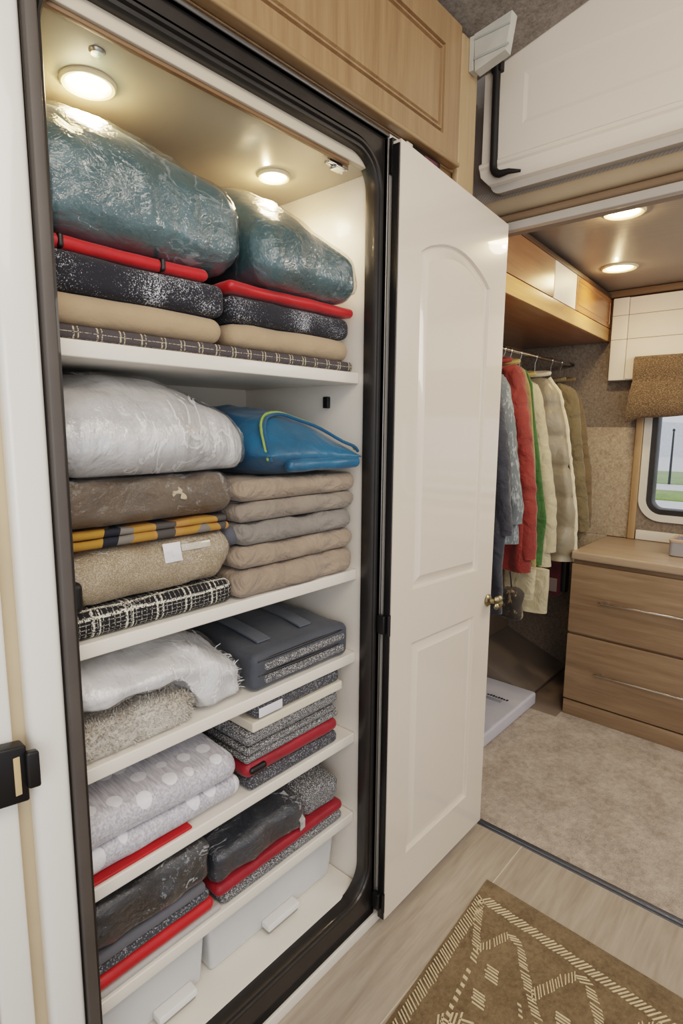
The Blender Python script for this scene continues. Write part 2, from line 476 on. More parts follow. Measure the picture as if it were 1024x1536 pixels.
# left of the wardrobe
struct('wall_left', box(-.9, .262, .02, .07, 0, 2.5, .001), wood('brown_oak_left', (150, 112, 74), (186, 146, 104), 'z'))
struct('trim_3', join(box(.225, .274, -.004, .02, 0, 2.4, .006)), WHITE)
struct('trim_4', box(.274, .302, .012, .03, 0, 2.4, .001), plain('tan_recess', (196, 176, 148), .6))
# white strip under the wardrobe doorway
struct('baseboard_front', box(.28, 1.215, -.016, .0, 0, .032, .003), WHITE_IN)
struct('trim_5', box(3.24, 3.2995, -2.6, .58, 2.095, 2.129, .006), plain('brown_cornice', (112, 90, 68), .5))
struct('trim_6', box(3.277, 3.2995, -.089, -.054, .842, 1.70, .004), wood('tan_window_post', (150, 118, 82), (178, 146, 108), 'z'))
struct('trim_7', box(3.284, 3.2995, -1.54, -.094, .842, .893, .003), TRIMW)

# padded drop beam over the bedroom doorway
beam = thing('padded_valance', 'taupe padded beam with rolled bands below the white loft cabinet', 'beam', (1.76, -.5, 2.03))
def roll(z0, z1, x_out, x_in, n=10):
    V, F = [], []
    for i in range(n + 1):
        a = PI * i / n
        z = (z0 + z1) / 2 - math.cos(a) * (z1 - z0) / 2; x = x_in - (x_in - x_out) * math.sin(a) ** .6 if 0 < i < n else x_in
        for y in (-2.0, .57): V.append((x - 1.76, y, z - 2.03))
    for i in range(n): F.append((2 * i, 2 * i + 1, 2 * i + 3, 2 * i + 2))
    F.append(tuple(2 * i for i in range(n + 1))); F.append(tuple(2 * i + 1 for i in range(n + 1)))
    F.append((0, 1, 2 * n + 1, 2 * n))
    return V, F
obj('upper_band', roll(2.085, 2.135, 1.755, 1.784), TAUPE, beam)
obj('lower_band', roll(2.056, 2.084, 1.762, 1.784), BROWNV, beam)
obj('light_strip', box(-.004, .024, -2.0, .57, .0, .025, .004), plain('pale_strip', (178, 172, 165), .35), beam)

# pale duct cover by the ceiling
dv = thing('duct_cover', 'pale grey boxy duct cover fixed in the corner under the speckled ceiling', 'cover', (1.50, -.085, 2.42))
def duct(gx, gz, x0, x1):
    Q = [(-.036 + gx, 2.462 + gz), (-.142 - gx, 2.476 + gz), (-.128 - gx, 2.390 - gz), (-.041 + gx, 2.370 - gz)]
    V = [(x0 - 1.5, y + .085, z - 2.42) for y, z in Q] + [(x1 - 1.5, y + .085 , z - 2.42) for y, z in Q]
    return V, [(0, 1, 2, 3), (4, 5, 6, 7), (0, 1, 5, 4), (1, 2, 6, 5), (2, 3, 7, 6), (3, 0, 4, 7)]
obj('cover_box', duct(0, 0, 1.50, 1.53), PALEMET, dv, smooth=False)
obj('rim', join(box(-.003, .0, -.054, .046, -.022, -.016, .001), box(-.003, .0, -.055, .047, .026, .031, .001)), plain('duct_rim', (168, 172, 166), .5), dv, smooth=False)

obj('mount', box(-.0, .03, .049, .0625, -.045, .04, .001), PALEMET, dv, smooth=False)

# ------------------------------------------------------------------ wardrobe
wd = thing('wardrobe', 'tall white built-in wardrobe with five shelves of folded bedding, its door swung open', 'wardrobe', (.75, .28, 0))
O = (-.75, -.28, 0)
def wpart(name, geo, mat, parent=None, **k):
    return obj(name, mv(geo, O), mat, parent or wd, **k)
wpart('side_panel', box(1.14, 1.16, .03, .52, .05, 2.04, .002), WHITE_IN)
wpart('side_panel', box(.335, .355, .03, .52, .05, 2.04, .002), WHITE_IN)
wpart('back_panel', box(.355, 1.14, .50, .52, .05, 2.04, .001), WHITE_IN)
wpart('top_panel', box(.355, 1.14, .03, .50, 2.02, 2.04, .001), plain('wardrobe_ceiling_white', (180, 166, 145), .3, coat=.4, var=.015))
wpart('base_panel', join(box(.355, 1.14, .02, .50, .105, .125, .008), box(.355, 1.14, .012, .024, .05, .115, .002)), SHELF)
SH = [1.557, 1.046, .814, .578, .336]
for z in SH:
    wpart('shelf', box(.356, 1.139, .05, .499, z - .028, z, .003), SHELF)
# black seal round the doorway, three ribs, rounded corners
ol = rrect(.379, 1.134, .122, 2.046, .075, 10)
prof = [(-.002, .03), (-.004, .004), (0, -.005), (.004, -.006), (.007, -.001), (.010, -.001), (.013, -.007), (.018, -.008), (.021, -.002), (.026, -.002)]
seal = wpart('door_seal', sweep(ol, prof, lambda x, z, d: (x, d, z)), RUBBER)
# squared outer frame ring
ro = rrect(.379, 1.134, .122, 2.046, .075, 10)
def frame_ring(xo0, xo1, zo0, zo1, prof_in, ext):
    """square-cornered border outside the rounded seal; ext = list of (outward step, depth)"""
    V, F = [], []; n = len(ro); m = len(ext) + 1
    for x, z, nx, nzz in ro:
        a = (x + nx * prof_in, z + nzz * prof_in)
        sx = (xo1 if nx > 0 else xo0); sz = (zo1 if nzz > 0 else zo0)
        c = max(abs(nx), abs(nzz))
        if abs(abs(nx) - abs(nzz)) < 1e-6: e = (sx, sz)
        elif abs(nx) > abs(nzz): e = (sx, a[1] + (sz - a[1]) * (abs(nzz) / abs(nx)) ** .5)
        else: e = (a[0] + (sx - a[0]) * (abs(nx) / abs(nzz)) ** .5, sz)
        V.append((a[0], ext[0][1], a[1]))
        for o_, d in ext: V.append((e[0] + o_ * math.copysign(1, nx) * (abs(nx) >= abs(nzz) - 1e-6), d, e[1] + o_ * math.copysign(1, nzz) * (abs(nzz) >= abs(nx) - 1e-6)))
    for i in range(n):
        for j in range(m - 1):
            p, q = i * m + j, ((i + 1) % n) * m + j
            F.append((p, q, q + 1, p + 1))
    return V, F
wpart('seal_frame', frame_ring(.3555, 1.161, .036, 2.098, .022, [(0, -.002), (.0, -.011)]), RUBBER, smooth=False)
wpart('metal_bead', join(box(.36, 1.169, -.013, .0, 2.098, 2.107, .003), box(1.161, 1.169, -.013, .0, .04, 2.098, .003)), plain('grey_metal_bead', (120, 118, 116), .3, .7))
wpart('lip', join(box(.372, 1.139, .014, .030, 2.0195, 2.05, .002)), plain('lip_greige', (196, 184, 166), .45, var=.03))
wpart('trim_tape', box(.372, 1.06, .020, .030, 2.012, 2.019, .001), GASKET)
# face posts
wpart('front_post', join(box(.296, .3535, -.006, .03, .032, 2.112, .012)), WHITE)
wpart('front_post', box(1.170, 1.254, -.006, .03, .032, 2.112, .002), WHITE)
wpart('edge_strip', box(.3545, .3735, -.0125, .028, .04, 2.10, .004), RUBBER2)
wpart('latch_plate', box(1.172, 1.200, -.018, -.0065, 2.02, 2.10, .003), BLACK)
# open door, swung back flat along the wall
DW, DH = .566, 2.032
def arch(x0, x1, z0, z1, rise, n=18):
    pts = [(x0, z0), (x1, z0)]
    for i in range(n + 1):
        t = i / n; x = x1 + (x0 - x1) * t
        pts.append((x, z1 - rise + rise * math.sin(PI * t) ** .8))
    return pts
o1 = arch(.097, .464, .944, 1.873, .058)
o2 = [(.100, .150), (.455, .150), (.455, .792), (.100, .792)]
dprof = [(.002, .009), (.005, .0105), (.008, .0105), (.032, .0015), (.034, .0005)]
leaf = wpart('door', panelled(DW, DH, [o1, o2], dprof, lambda x, z, d: (1.167 + x, -.046 + d, .030 + z + (z / DH) * (.024 - .046 * x / DW)), .022), DOORW, smooth=True, angle=25)
wpart('edge_seal', box(1.1625, 1.1668, -.0445, -.024, .030, 2.078, .0015), BLACK, leaf)
for hz in (.905, .085):
    wpart('hinge', join(box(1.150, 1.1665, -.036, -.012, hz - .025, hz + .025, .003), tube([(1.161, -.044, hz - .028), (1.161, -.044, hz + .028)], .005, 10)), BLACK, leaf)
# brass knob of four lobes on a rose
kn = [lathe([(.0, -.0), (.019, -.001), (.021, -.005), (.016, -.010), (.008, -.013), (.0075, -.028), (.010, -.032), (0, -.033)], 20, (1.708, -.046, .852), 'y')]
for q in range(4):
    a = PI / 4 + q * PI / 2
    kn.append(lathe([(0, -.010), (.009, -.006), (.0125, 0), (.009, .006), (0, .010)], 12, (1.708 + math.cos(a) * .015, -.046 - .040, .852 + math.sin(a) * .015), 'y'))
kn.append(lathe([(0, -.012), (.008, -.008), (.010, 0), (.007, .008), (0, .01)], 12, (1.708, -.046 - .046, .852), 'y'))
tag(wpart('knob', join(*kn), BRASS, leaf), 'antique brass lobed knob')
# interior clips
wpart('shelf_clip', box(1.128, 1.1395, .148, .166, 1.470, 1.500, .002), BLACK)
wpart('spring_clip', join(box(1.01, 1.075, .035, .043, 2.008, 2.02, .002), box(1.03, 1.06, .030, .055, 2.002, 2.008, .002), tube([(1.012, .05, 2.012), (1.068, .05, 2.006)], .004, 8)), CHROME)
wpart('ceiling_screw', lathe([(.0, -.006), (.010, -.005), (.013, -.001), (.013, .0)], 20, (.501, .078, 2.0195)), STEEL)
# black catch on the white strip at far left
ct = thing('wall_mounted_catch', 'black plastic door catch on the white strip left of the wardrobe', 'catch', (.266, -.02, .907))
obj('catch_body', mp(join(box(-.03, .016, -.012, .014, -.045, .045, .004), box(.012, .030, -.022, -.008, -.022, .036, .004)), lambda x, y, z: (x, y, z + x * -.15)), BLACK, ct)
obj('strike_slot', box(-.004, .005, -.0145, -.0122, -.03, .03, .001), plain('bare_wood_slot', (196, 168, 128), .6), ct)

# downlights in the wardrobe and the bedroom
def downlight(loc, r, label, grp, power, warm=(1., .80, .55)):
    t = thing('downlight', label, 'light', loc, 0, grp)
    obj('trim_ring', lathe([(r * .72, -.001), (r * .80, -.006), (r * .92, -.007), (r, -.003), (r, .0)], 40), plain('downlight_ring', (224, 206, 176), .3, var=.02), t)
    obj('lens', lathe([(.0, -.004), (r * .4, -.0045), (r * .7, -.003), (r * .76, -.001)], 32), glow('warm_lens', (255, 222, 160), 22), t)
    lp = bpy.data.lights.new('downlight_lamp', 'SPOT'); lp.energy = power; lp.color = warm; lp.spot_size = math.radians(165); lp.spot_blend = .8; lp.shadow_soft_size = r * .6
    lo = bpy.data.objects.new('lamp', lp); COL.objects.link(lo); lo.parent = t; lo.location = (0, 0, -.012)
    pt = bpy.data.lights.new('downlight_halo', 'POINT'); pt.energy = power * .10; pt.color = (1., .66, .34); pt.shadow_soft_size = .006
    po = bpy.data.objects.new('halo', pt); COL.objects.link(po); po.parent = t; po.location = (0, .02, -.028)
    return t
downlight((.531, .174, 2.0195), .048, 'round warm downlight in wardrobe ceiling above the left teal pillow', 'wardrobe downlights', 5)
downlight((.998, .207, 2.0195), .040, 'round warm downlight in wardrobe ceiling above the right teal pillow', 'wardrobe downlights', 4)
downlight((2.112, -.266, 2.1295), .066, 'oval-looking bedroom ceiling downlight nearer the loft beam', 'bedroom downlights', 7)
downlight((2.80, -.058, 2.1295), .075, 'bedroom ceiling downlight farther in, by the overhead closet cabinet', 'bedroom downlights', 7)

# ------------------------------------------------------------------ soft goods in the wardrobe
K = .95 / .93
def cx(x): return x * K
def cz(z): return 1.42 + (z - 1.42) * K
YF = .054

def soft(name, label, cat, x0, x1, z0, z1, mat, y0=YF, y1=.482, r=None, amp=.004, sc=9, seed=0, group=None, cell=.014, rid=0., fn=None, parent=None, st=(1, 1, 1), layers=None, raw=True, lab=True):
    if raw:
        kx = (.9 + y0) / .93; x0, x1 = max(.364, x0 * kx), min(1.131, x1 * kx); z0, z1 = cz(z0), cz(z1)
    w, d, h = x1 - x0, y1 - y0, z1 - z0 - .001
    if layers:
        gs = []; zz = 0
        for i, fr in enumerate(layers):
            hh = h * fr - .0006; ww = w - .008 * ((i * 37) % 3)
            g = rbox(ww, d - .006 * ((i * 53) % 2), hh, r or min(hh / 2, .03), cell)
            g = rough_up(g, amp, sc, seed + i, hh, st, rid, top=hh + .0005)
            gs.append(mv(g, (0, 0, zz))); zz += h * fr
        g = join(*gs)
    else:
        g = rbox(w, d, h, r or min(h / 2, .03), cell)
        if fn: g = mp(g, fn)
        g = rough_up(g, amp, sc, seed, h, st, rid, top=None if fn else h)
    loc = ((x0 + x1) / 2, (y0 + y1) / 2, z0 + .0005)
    o = obj(name, g, mat, parent, loc if parent is None else loc, angle=70)
    if lab and label: tag(o, label, cat, group)
    o['_h'] = h
    return o

def soft_thing(name, label, cat, x0, x1, z0, z1, y0=YF, y1=.482, group=None):
    kx = (.9 + y0) / .93; x0, x1 = max(.376, x0 * kx), min(1.127, x1 * kx); z0, z1 = cz(z0), cz(z1)
    t = thing(name, label, cat, ((x0 + x1) / 2, (y0 + y1) / 2, z0 + .0005), 0, group)
    return t, x1 - x0, y1 - y0, z1 - z0 - .001

def pillow_geo(w, d, h, hs, p=3.2, q=.55, seed=0, amp=.006, sc=8, rid=.004, nu=60, nv=56, pinch=.05, lean=0., flat=.0):
    """stuffed pillow: seam at height hs, flat resting base"""
    V, F, idx = [], [], {}
    def pos(i, j, top):
        u, v = -1 + 2 * i / nu, -1 + 2 * j / nv
        u = math.copysign(1 - (1 - abs(u)) ** 1.35, u); v = math.copysign(1 - (1 - abs(v)) ** 1.35, v)
        T = max(0., (1 - abs(u) ** p) * (1 - abs(v) ** p)) ** q
        x = w / 2 * u * (1 - pinch * (1 - v * v) * u * u); y = d / 2 * v * (1 - pinch * (1 - u * u) * v * v)
        e = min(1., T * 1.4)
        if top: z = hs + (h - hs) * T * (1 + lean * v)
        else: z = hs * (1 - min(1., T * 1.25))
        if top:
            s = amp * nz(x, y, z, sc, seed) + rid * (ridge(x * .7 + y * .3, y, z, sc * 1.3, seed + 5) - .4)
            z += s * e
        k_ = amp * .8 * nz(x, y, z, sc, seed + 11) + .3 * rid * ridge(x, y, z, sc * 2, seed + 2)
        ln = math.hypot(u, v) or 1
        x += k_ * u / ln; y += k_ * v / ln
        return (x, y, max(0, z))
    for i in range(nu + 1):
        for j in range(nv + 1):
            for top in (1, 0):
                edge = i in (0, nu) or j in (0, nv)
                if edge and not top: idx[(i, j, 0)] = idx[(i, j, 1)]; continue
                idx[(i, j, top)] = len(V); V.append(pos(i, j, top))
    for i in range(nu):
        for j in range(nv):
            F.append((idx[(i, j, 1)], idx[(i + 1, j, 1)], idx[(i + 1, j + 1, 1)], idx[(i, j + 1, 1)]))
            F.append((idx[(i, j, 0)], idx[(i, j + 1, 0)], idx[(i + 1, j + 1, 0)], idx[(i + 1, j, 0)]))
    rim = [V[idx[(i, 0, 1)]] for i in range(nu)] + [V[idx[(nu, j, 1)]] for j in range(nv)] + [V[idx[(i, nv, 1)]] for i in range(nu, 0, -1)] + [V[idx[(0, j, 1)]] for j in range(nv, 0, -1)]
    return (V, F), rim

# --- materials of the goods
TEAL = fabric('teal_pillow_cotton', (62, 94, 100), .25, 7, 900, .1, .5, .5, .2, .1)
BEIGE = fabric('beige_brushed_cotton', (168, 144, 116), .10, 5, 600, .2, .9, .35)
SPARK = flecked('black_blanket_white_flecks', (28, 29, 38), (200, 203, 210), .30, 420)
RED = fabric('red_satin_fleece', (184, 20, 24), .2, 10, 500, .1, .5, .3, .15)
DRED = fabric('deep_red_padded', (140, 16, 32), .22, 14, 500, .15, .6, .6, .1)
PLAIDG = plaid('charcoal_plaid', (58, 54, 56), (196, 180, 150), (150, 140, 120), .040, .014, .07, .07)
PLAIDB = plaid('black_white_plaid', (20, 20, 23), (218, 212, 196), (165, 160, 150), .062, .05, .07, .06, .0105)
QUILT = fabric('taupe_quilt', (148, 130, 113), .14, 12, 700, .2, .9, 2.2)
QUILT2 = fabric('grey_taupe_quilt', (136, 124, 112), .14, 12, 700, .2, .9, 2.2)
QUILTG = fabric('grey_quilt', (128, 121, 114), .16, 12, 700, .2, .9, 2.2)
WHITEP = fabric('white_pillow_cotton', (214, 214, 212), .08, 5, 900, .1, .6, .9, .1)
BROWNB = fabric('brown_plush', (84, 70, 55), .25, 14, 300, .4, .8, .5)
TANB = flecked('tan_heather_plush', (140, 122, 98), (176, 160, 136), .55, 420, (1, 1, 1), False)
BLUEB = fabric('teal_blue_nylon', (18, 88, 124), .3, 9, 900, .08, .45, .5, .2)
FLUFF = fabric('white_fluffy_fill', (234, 234, 232), .06, 8, 120, .8, .95, .7)
SHERPA = pile('oatmeal_sherpa', (206, 194, 178), (242, 236, 227), 14, 260, 1., .008, 90)
GARB = fabric('slate_blue_garment_bag', (66, 70, 78), .14, 7, 700, .15, .7, .3)
GARB2 = fabric('slate_strap', (84, 90, 100), .1, 9, 500, .3, .7, .2)
KNIT = flecked('grey_marl_knit', (70, 70, 74), (204, 202, 198), .46, 420, (1, .5, 1.3), False)
KNITD = flecked('dark_grey_marl', (58, 58, 63), (150, 150, 154), .4, 300, (1, 1, 1), False)
CREAM = plain('cream_board', (218, 208, 190), .6, var=.04)
NAVY = fabric('navy_quilted_shell', (30, 37, 48), .35, 8, 700, .1, .55, .7, .2)
BLKQ = flecked('black_shiny_throw', (25, 28, 33), (120, 126, 132), .2, 120, (1, .4, 1), True, .5)
GREYF = fabric('grey_fleece', (92, 92, 98), .12, 8, 500, .3)
PALEG = fabric('pale_grey_pad', (176, 172, 168), .08, 8, 500, .3)
CLEAR = clearbag('clear_crinkled_plastic', amt=.07, rim=.5, sc=11, st=(.8, 1.3, 1), crease=.10, haze=.0, csc=7, rough=.08)
CLEARW = clearbag('milky_plastic_bag', (250, 250, 252), .10, .5, 9, (1.6, .6, 1), .16, crease=.4, haze=.02, csc=6)
CLEARD = clearbag('clear_plastic_dark', amt=.05, rim=.38, sc=16, rough=.1, st=(.7, 1.4, 1), crease=.32, haze=.02, csc=8, cw=.007)

CLEARB = clearbag('clear_plastic_tan', amt=.03, rim=.32, sc=14, rough=.14, crease=.16, haze=.01, csc=11, cw=.008)
def satin_dots():
    k = NB('silver_white_satin_dots'); v = k.coord()
    vo = k.n('ShaderNodeTexVoronoi'); vo.inputs['Scale'].default_value = 19; vo.inputs['Randomness'].default_value = .55
    k.l(k.coord(scale=(1, 1, .6)), vo.inputs['Vector'])
    dots = k.math('LESS_THAN', vo.outputs['Distance'], .30)
    w = k.noise(k.coord(scale=(30, 2, 30)), 8, 4)
    base = k.ramp(w, [(.35, L((164, 162, 170))), (.65, L((206, 204, 211)))])
    k.set(Base_Color=k.mix(k.math('MULTIPLY', dots, .75), base, L((236, 236, 240))), Roughness=.38, Coat_Weight=.3, Coat_Roughness=.2, Sheen_Weight=.2)
    k.bump(k.math('ADD', k.noise(v, 18, 5, .6, 1.0), k.math('MULTIPLY', w, .3)), .6, .006)
    return k.m
DOTS = satin_dots()

def block_print():
    k = NB('mustard_black_print'); v = k.coord()
    a = k.noise(k.coord(scale=(1, .3, .3)), 9, 1, .5, .3)
    c = k.ramp(a, [(.38, L((158, 116, 44))), (.42, L((26, 28, 38))), (.46, L((112, 106, 100))), (.51, L((160, 116, 52))), (.58, L((166, 118, 64))), (.62, L((70, 66, 64)))])
    k.t.nodes[-1]
    k.set(Base_Color=c, Roughness=.85)
    k.bump(k.noise(v, 300, 2), .4, .002)
    return k.m
PRINT = block_print()
for n in PRINT.node_tree.nodes:
    if n.type == 'VALTORGB': n.color_ramp.interpolation = 'CONSTANT'

# --- top shelf
soft('plaid_blanket', 'thin charcoal plaid blanket lying flat on the top shelf under both stacks', 'blanket', .358, 1.092, 1.5545, 1.578, PLAIDG, r=.008, amp=.0012, seed=1, y0=.056)
soft('folded_blanket', 'smooth beige folded blanket, lowest of the left stack on the top shelf', 'blanket', .358, .712, 1.578, 1.6285, BEIGE, amp=.003, sc=7, seed=2)
soft('folded_blanket', 'beige folded blanket with a rolled left end, right stack on the top shelf', 'blanket', .724, 1.085, 1.578, 1.6285, BEIGE, amp=.006, sc=9, seed=23, y0=.06, rid=.003)
soft('fleece_blanket', 'black blanket with white flecks in the left stack on the top shelf', 'blanket', .358, .714, 1.629, 1.689, SPARK, r=.018, amp=.003, seed=3)
soft('fleece_blanket', 'black white-flecked blanket in the right stack on the top shelf', 'blanket', .722, 1.084, 1.629, 1.680, SPARK, r=.02, amp=.003, seed=33, y0=.058)
t, w, d, h = soft_thing('folded_throw', 'bright red throw with two black ties under the left teal pillow', 'throw', .358, .675, 1.6895, 1.7115, .058)
obj('throw_fold', rough_up(rbox(w, d, h, h / 2, .014), .002, 10, 4, h, top=h), RED, t, angle=70)
for xx in (-.12, .06):
    obj('tie', mp(rbox(.010, d + .006, h + .002, h / 2, .02), lambda x, y, z, xx=xx: (x + xx, y, z - .0005)), BLACK, t)
soft('folded_throw', 'bright red throw under the right teal pillow', 'throw', .722, 1.097, 1.6805, 1.7035, RED, amp=.0025, seed=5, y0=.05)

def cushion(w, d, h, side, r, seed, amp=.006, rid=.006, p=2.2, pv=2.2, px=0., py=0., gather=.004, taper=0., droop=0.):
    """plump bagged cushion: blunt rounded flanks, domed top whose crown sits at (px, py)"""
    g = rbox(w, d, side, min(r, side / 2), .011, 5)
    def f(x, y, z):
        u, v = x / (w / 2), y / (d / 2)
        uu = (u - px) / (1 + abs(px)) if True else u; vv = (v - py) / (1 + abs(py))
        T = max(0., 1 - abs(uu) ** p) * max(0., 1 - abs(vv) ** pv)
        k = max(0., min(1., z / side)); k = k * k * (3 - 2 * k)
        zz = z + (h - side) * T * k
        e = max(abs(u), abs(v)) ** 6
        q = gather * e * math.sin((y if abs(u) > abs(v) else x) * 95 + 3 * nz(x, y, z, 6, seed)) * (1 - abs(2 * z / side - 1) ** 3)
        s_ = 1 - taper * max(0, u) * max(0, 1 - T)
        return (x + math.copysign(q, x), y * s_ + math.copysign(q, y), zz * (1 - droop * max(0, u) ** 2 * k))
    g = mp(g, f)
    return rough_up(g, amp, 9, seed, h, (1, .7, 1), rid)

def bagged_pillow(label, x0, x1, z0, z1, y0, y1, cover, bag, side, r, seed, seam=None, off=.004, crink=.005, **kw):
    t, w, d, h = soft_thing('bagged_pillow', label, 'pillow', x0, x1, z0, z1, y0, y1)
    build = lambda: cushion(w, d, h, side, r, seed, **kw)
    g = build()
    obj('pillow_cover', g, cover, t, angle=80)
    if seam:
        pts = []
        for k in range(60):
            a = 2 * PI * k / 60
            best = max(g[0], key=lambda v: (v[0] / w * math.cos(a) + v[1] / d * math.sin(a)) * 2 - abs(v[2] - side * .52) * 25)
            pts.append(best)
        obj('piping', tube(pts + pts[:1], .0022, 6, False), seam, t)
    g2 = inflate(build(), lambda c: off + .003 * nz(c.x, c.y, c.z, 26, seed) + crink * ridge(c.x * 1.1, c.y * .7 + c.x * .3, c.z, 13, seed) * (.4 + .6 * max(0, nz(c.x, c.y, c.z, 5, seed + 8) + .5)))
    obj('plastic_bag', ([(a, b, max(.0004, c)) for a, b, c in g2[0]], g2[1]), bag, t, angle=80)
    return t
bagged_pillow('big teal pillow in clear plastic on the left red throw', .338, .766, 1.7125, 1.985, .045, .478, TEAL, CLEAR, .150, .050, 7, TEAL, px=-.25, py=.25, p=2.0, pv=2.0)
bagged_pillow('teal pillow in clear plastic at the right of the top shelf', .816, 1.114, 1.7045, 1.960, .014, .478, TEAL, CLEAR, .105, .045, 17, TEAL, px=-.25, py=.3, p=2.0, pv=2.0, gather=.003)

# --- second shelf, left stack
soft('plaid_blanket', 'black blanket with fine white checks at the bottom left of the second shelf', 'blanket', .356, .722, 1.0545, 1.108, PLAIDB, r=.022, amp=.002, seed=8)
def bagged(name, label, cat, x0, x1, z0, z1, mat, bag, seed, r=.04, amp=.006, y0=YF, y1=.482, rid=.004, part='blanket', extra=None, off=.003, sc=9, fn=None):
    t, w, d, h = soft_thing(name, label, cat, x0, x1, z0, z1, y0, y1)
    def build():
        g = rbox(w, d, h, min(r, h / 2), .013)
        if fn: g = mp(g, lambda x, y, z: fn(x, y, z, w, d, h))
        return rough_up(g, amp, sc, seed, h, rid=rid, top=None if fn else h)
    g = build()
    obj(part, g, mat, t, angle=80)
    if bag:
        g2 = inflate(build(), lambda c: off + .0025 * nz(c.x, c.y, c.z, 28, seed) + .002 * ridge(c.x, c.y, c.z, 15, seed))
        obj('plastic_bag', g2, bag, t, angle=80)
    return t, w, d, h
t, w, d, h = bagged('bagged_blanket', 'heathered tan bagged blanket with a small white paper label on its front', 'blanket', .36, .715, 1.109, 1.2075, TANB, CLEARB, 9, .04, .009, rid=.009, sc=12)
obj('paper_label', mp(box(.018, .056, -.0015, .0, .058, .094, .0006), lambda x, y, z: (x, y - d / 2 - .0035 + max(0, z - .055) * .25, z)), LABELW, t)
obj('tape', mp(box(.058, .125, -.001, .0, .075, .088, .0004), lambda x, y, z: (x, y - d / 2 - .0035 + max(0, z - .055) * .25, z)), plain('clear_tape', (190, 182, 168), .2, coat=.6), t)
obj('dark_lining', mp(rbox(.03, .06, .055, .012, .01), lambda x, y, z: (x - w / 2 + .02, y - d / 2 + .012, z + .002)), BLACK, t)
soft('folded_throw', 'mustard and black patterned throw between two bagged blankets', 'throw', .372, .712, 1.2115, 1.243, PRINT, amp=.004, sc=14, seed=10, layers=(.55, .45))
t, w, d, h = bagged('bagged_blanket', 'dark brown plush blanket in clear plastic under the white pillow', 'blanket', .358, .723, 1.245, 1.328, BROWNB, CLEARB, 11, .034, .009, rid=.009, sc=12)
random.seed(3); V, F = [], []
for k_ in range(5):
    px_, pz_ = random.uniform(-.016, .016), random.uniform(-.010, .010); o_ = len(V); m_ = 7
    for q in range(m_):
        a = 2 * PI * q / m_; rr = random.uniform(.004, .013)
        x, z = px_ + math.cos(a) * rr, pz_ + math.sin(a) * rr * .7
        V.append((.045 + x, -d / 2 - .0065 - .0003 * k_ + max(0, .052 + z - .045) * .30, .052 + z))
    F.append(tuple(range(o_, o_ + m_)))
obj('torn_sticker', (V, F), plain('torn_sticker', (176, 158, 132), .6), t, smooth=False)
bagged_pillow('plump white pillow in a milky plastic bag on the left of the second shelf', .335, .800, 1.3325, 1.512, .022, .470, WHITEP, CLEARW, .105, .05, 12, None, p=2.4, pv=2.4, px=-.2, py=.05, amp=.008, rid=.006, gather=.006, taper=.25, droop=.06)

# --- second shelf, right stack of five quilts
qz = [1.0545, 1.116, 1.167, 1.2175, 1.262, 1.309]
labs = ['thick taupe folded quilt, lowest of the right stack on the second shelf', 'taupe folded quilt lying second from the bottom of the right quilt stack',
        'grey folded quilt, middle of the quilt stack, with dark lining at its left end', 'rumpled taupe folded quilt, second from the top of the right quilt stack',
        'taupe folded quilt directly under the teal-blue zip bag']
mats = [QUILT, QUILT, QUILTG, QUILT2, QUILT]
xr = [(.733, 1.110), (.734, 1.108), (.742, 1.102), (.734, 1.108), (.740, 1.112)]
for i in range(5):
    if i == 2:
        t, w, d, h = soft_thing('folded_quilt', labs[i], 'quilt', xr[i][0], xr[i][1], qz[i], qz[i + 1], .044, .482, 'folded quilts on the second shelf')
        obj('quilt_fold', rough_up(rbox(w, d, h, h / 2, .013), .006, 13, 40 + i, h, rid=.006, top=h), mats[i], t, angle=80)
        tag(obj('lining', mv(rough_up(rbox(.05, d - .03, h - .008, h * .42, .013), .003, 12, 3, h), (-w / 2 - .002, .004, .003)), fabric('dark_grey_lining', (78, 80, 88), .1), t, angle=80), 'dark grey lining')
    else:
        soft('folded_quilt', labs[i], 'quilt', xr[i][0], xr[i][1], qz[i], qz[i + 1], mats[i], amp=.006, sc=13, seed=40 + i, rid=.006, group='folded quilts on the second shelf', y0=.042 + (.004 * (i % 2)), r=.026, cell=.010)

# teal-blue zip bag
t, w, d, h = soft_thing('zip_bag', 'glossy teal-blue bedding bag with a lime zip on top of the quilt stack', 'bag', .815, 1.134, 1.310, 1.466, .018, .478)
g, rim = pillow_geo(w, d, h, .045, 2.6, .62, 21, .006, 9, .007, lean=.25)
g = mp(g, lambda x, y, z: (x, y, z * (1 - .22 * (x / w + .1)) if z > .02 else z))
obj('bag_body', g, BLUEB, t, angle=80)
def topz(x, y):
    best, bz = 9, 0
    for vx, vy, vz in g[0]:
        dd = (vx - x) ** 2 + (vy - y) ** 2
        if dd < .0006 and (vz > bz): bz = vz
    return bz
zp = []
for i in range(25):
    s = i / 24
    x = -.14 + s * .28; y = -d / 2 + .035 + .085 * math.sin(PI * min(1, s * 1.25)) ** .7 - .02 * s
    zp.append((x, y, topz(x, y) + .003))
zp = [(-.150, -d / 2 + .008, .040)] + zp + [(.150, -d / 2 + .02, zp[-1][2] - .01)]
for _ in range(2):
    zp = [zp[0]] + [tuple((zp[i - 1][k] + zp[i][k] * 2 + zp[i + 1][k]) / 4 for k in range(3)) for i in range(1, len(zp) - 1)] + [zp[-1]]
zo = obj('zip', tube(zp, .0035, 6), plain('lime_zip', (150, 176, 92), .5, var=.1, vs=200), t)
obj('zip_flap', tube([(x, y - .010, z - .004) for x, y, z in zp], .004, 8), fabric('dark_blue_flap', (16, 74, 110), .2), t)
obj('front_fold', rough_up(mv(rbox(w * .78, .03, .028, .013, .012), (.03, -d / 2 + .012, .012)), .004, 14, 3, .04), BLUEB, t, angle=80)

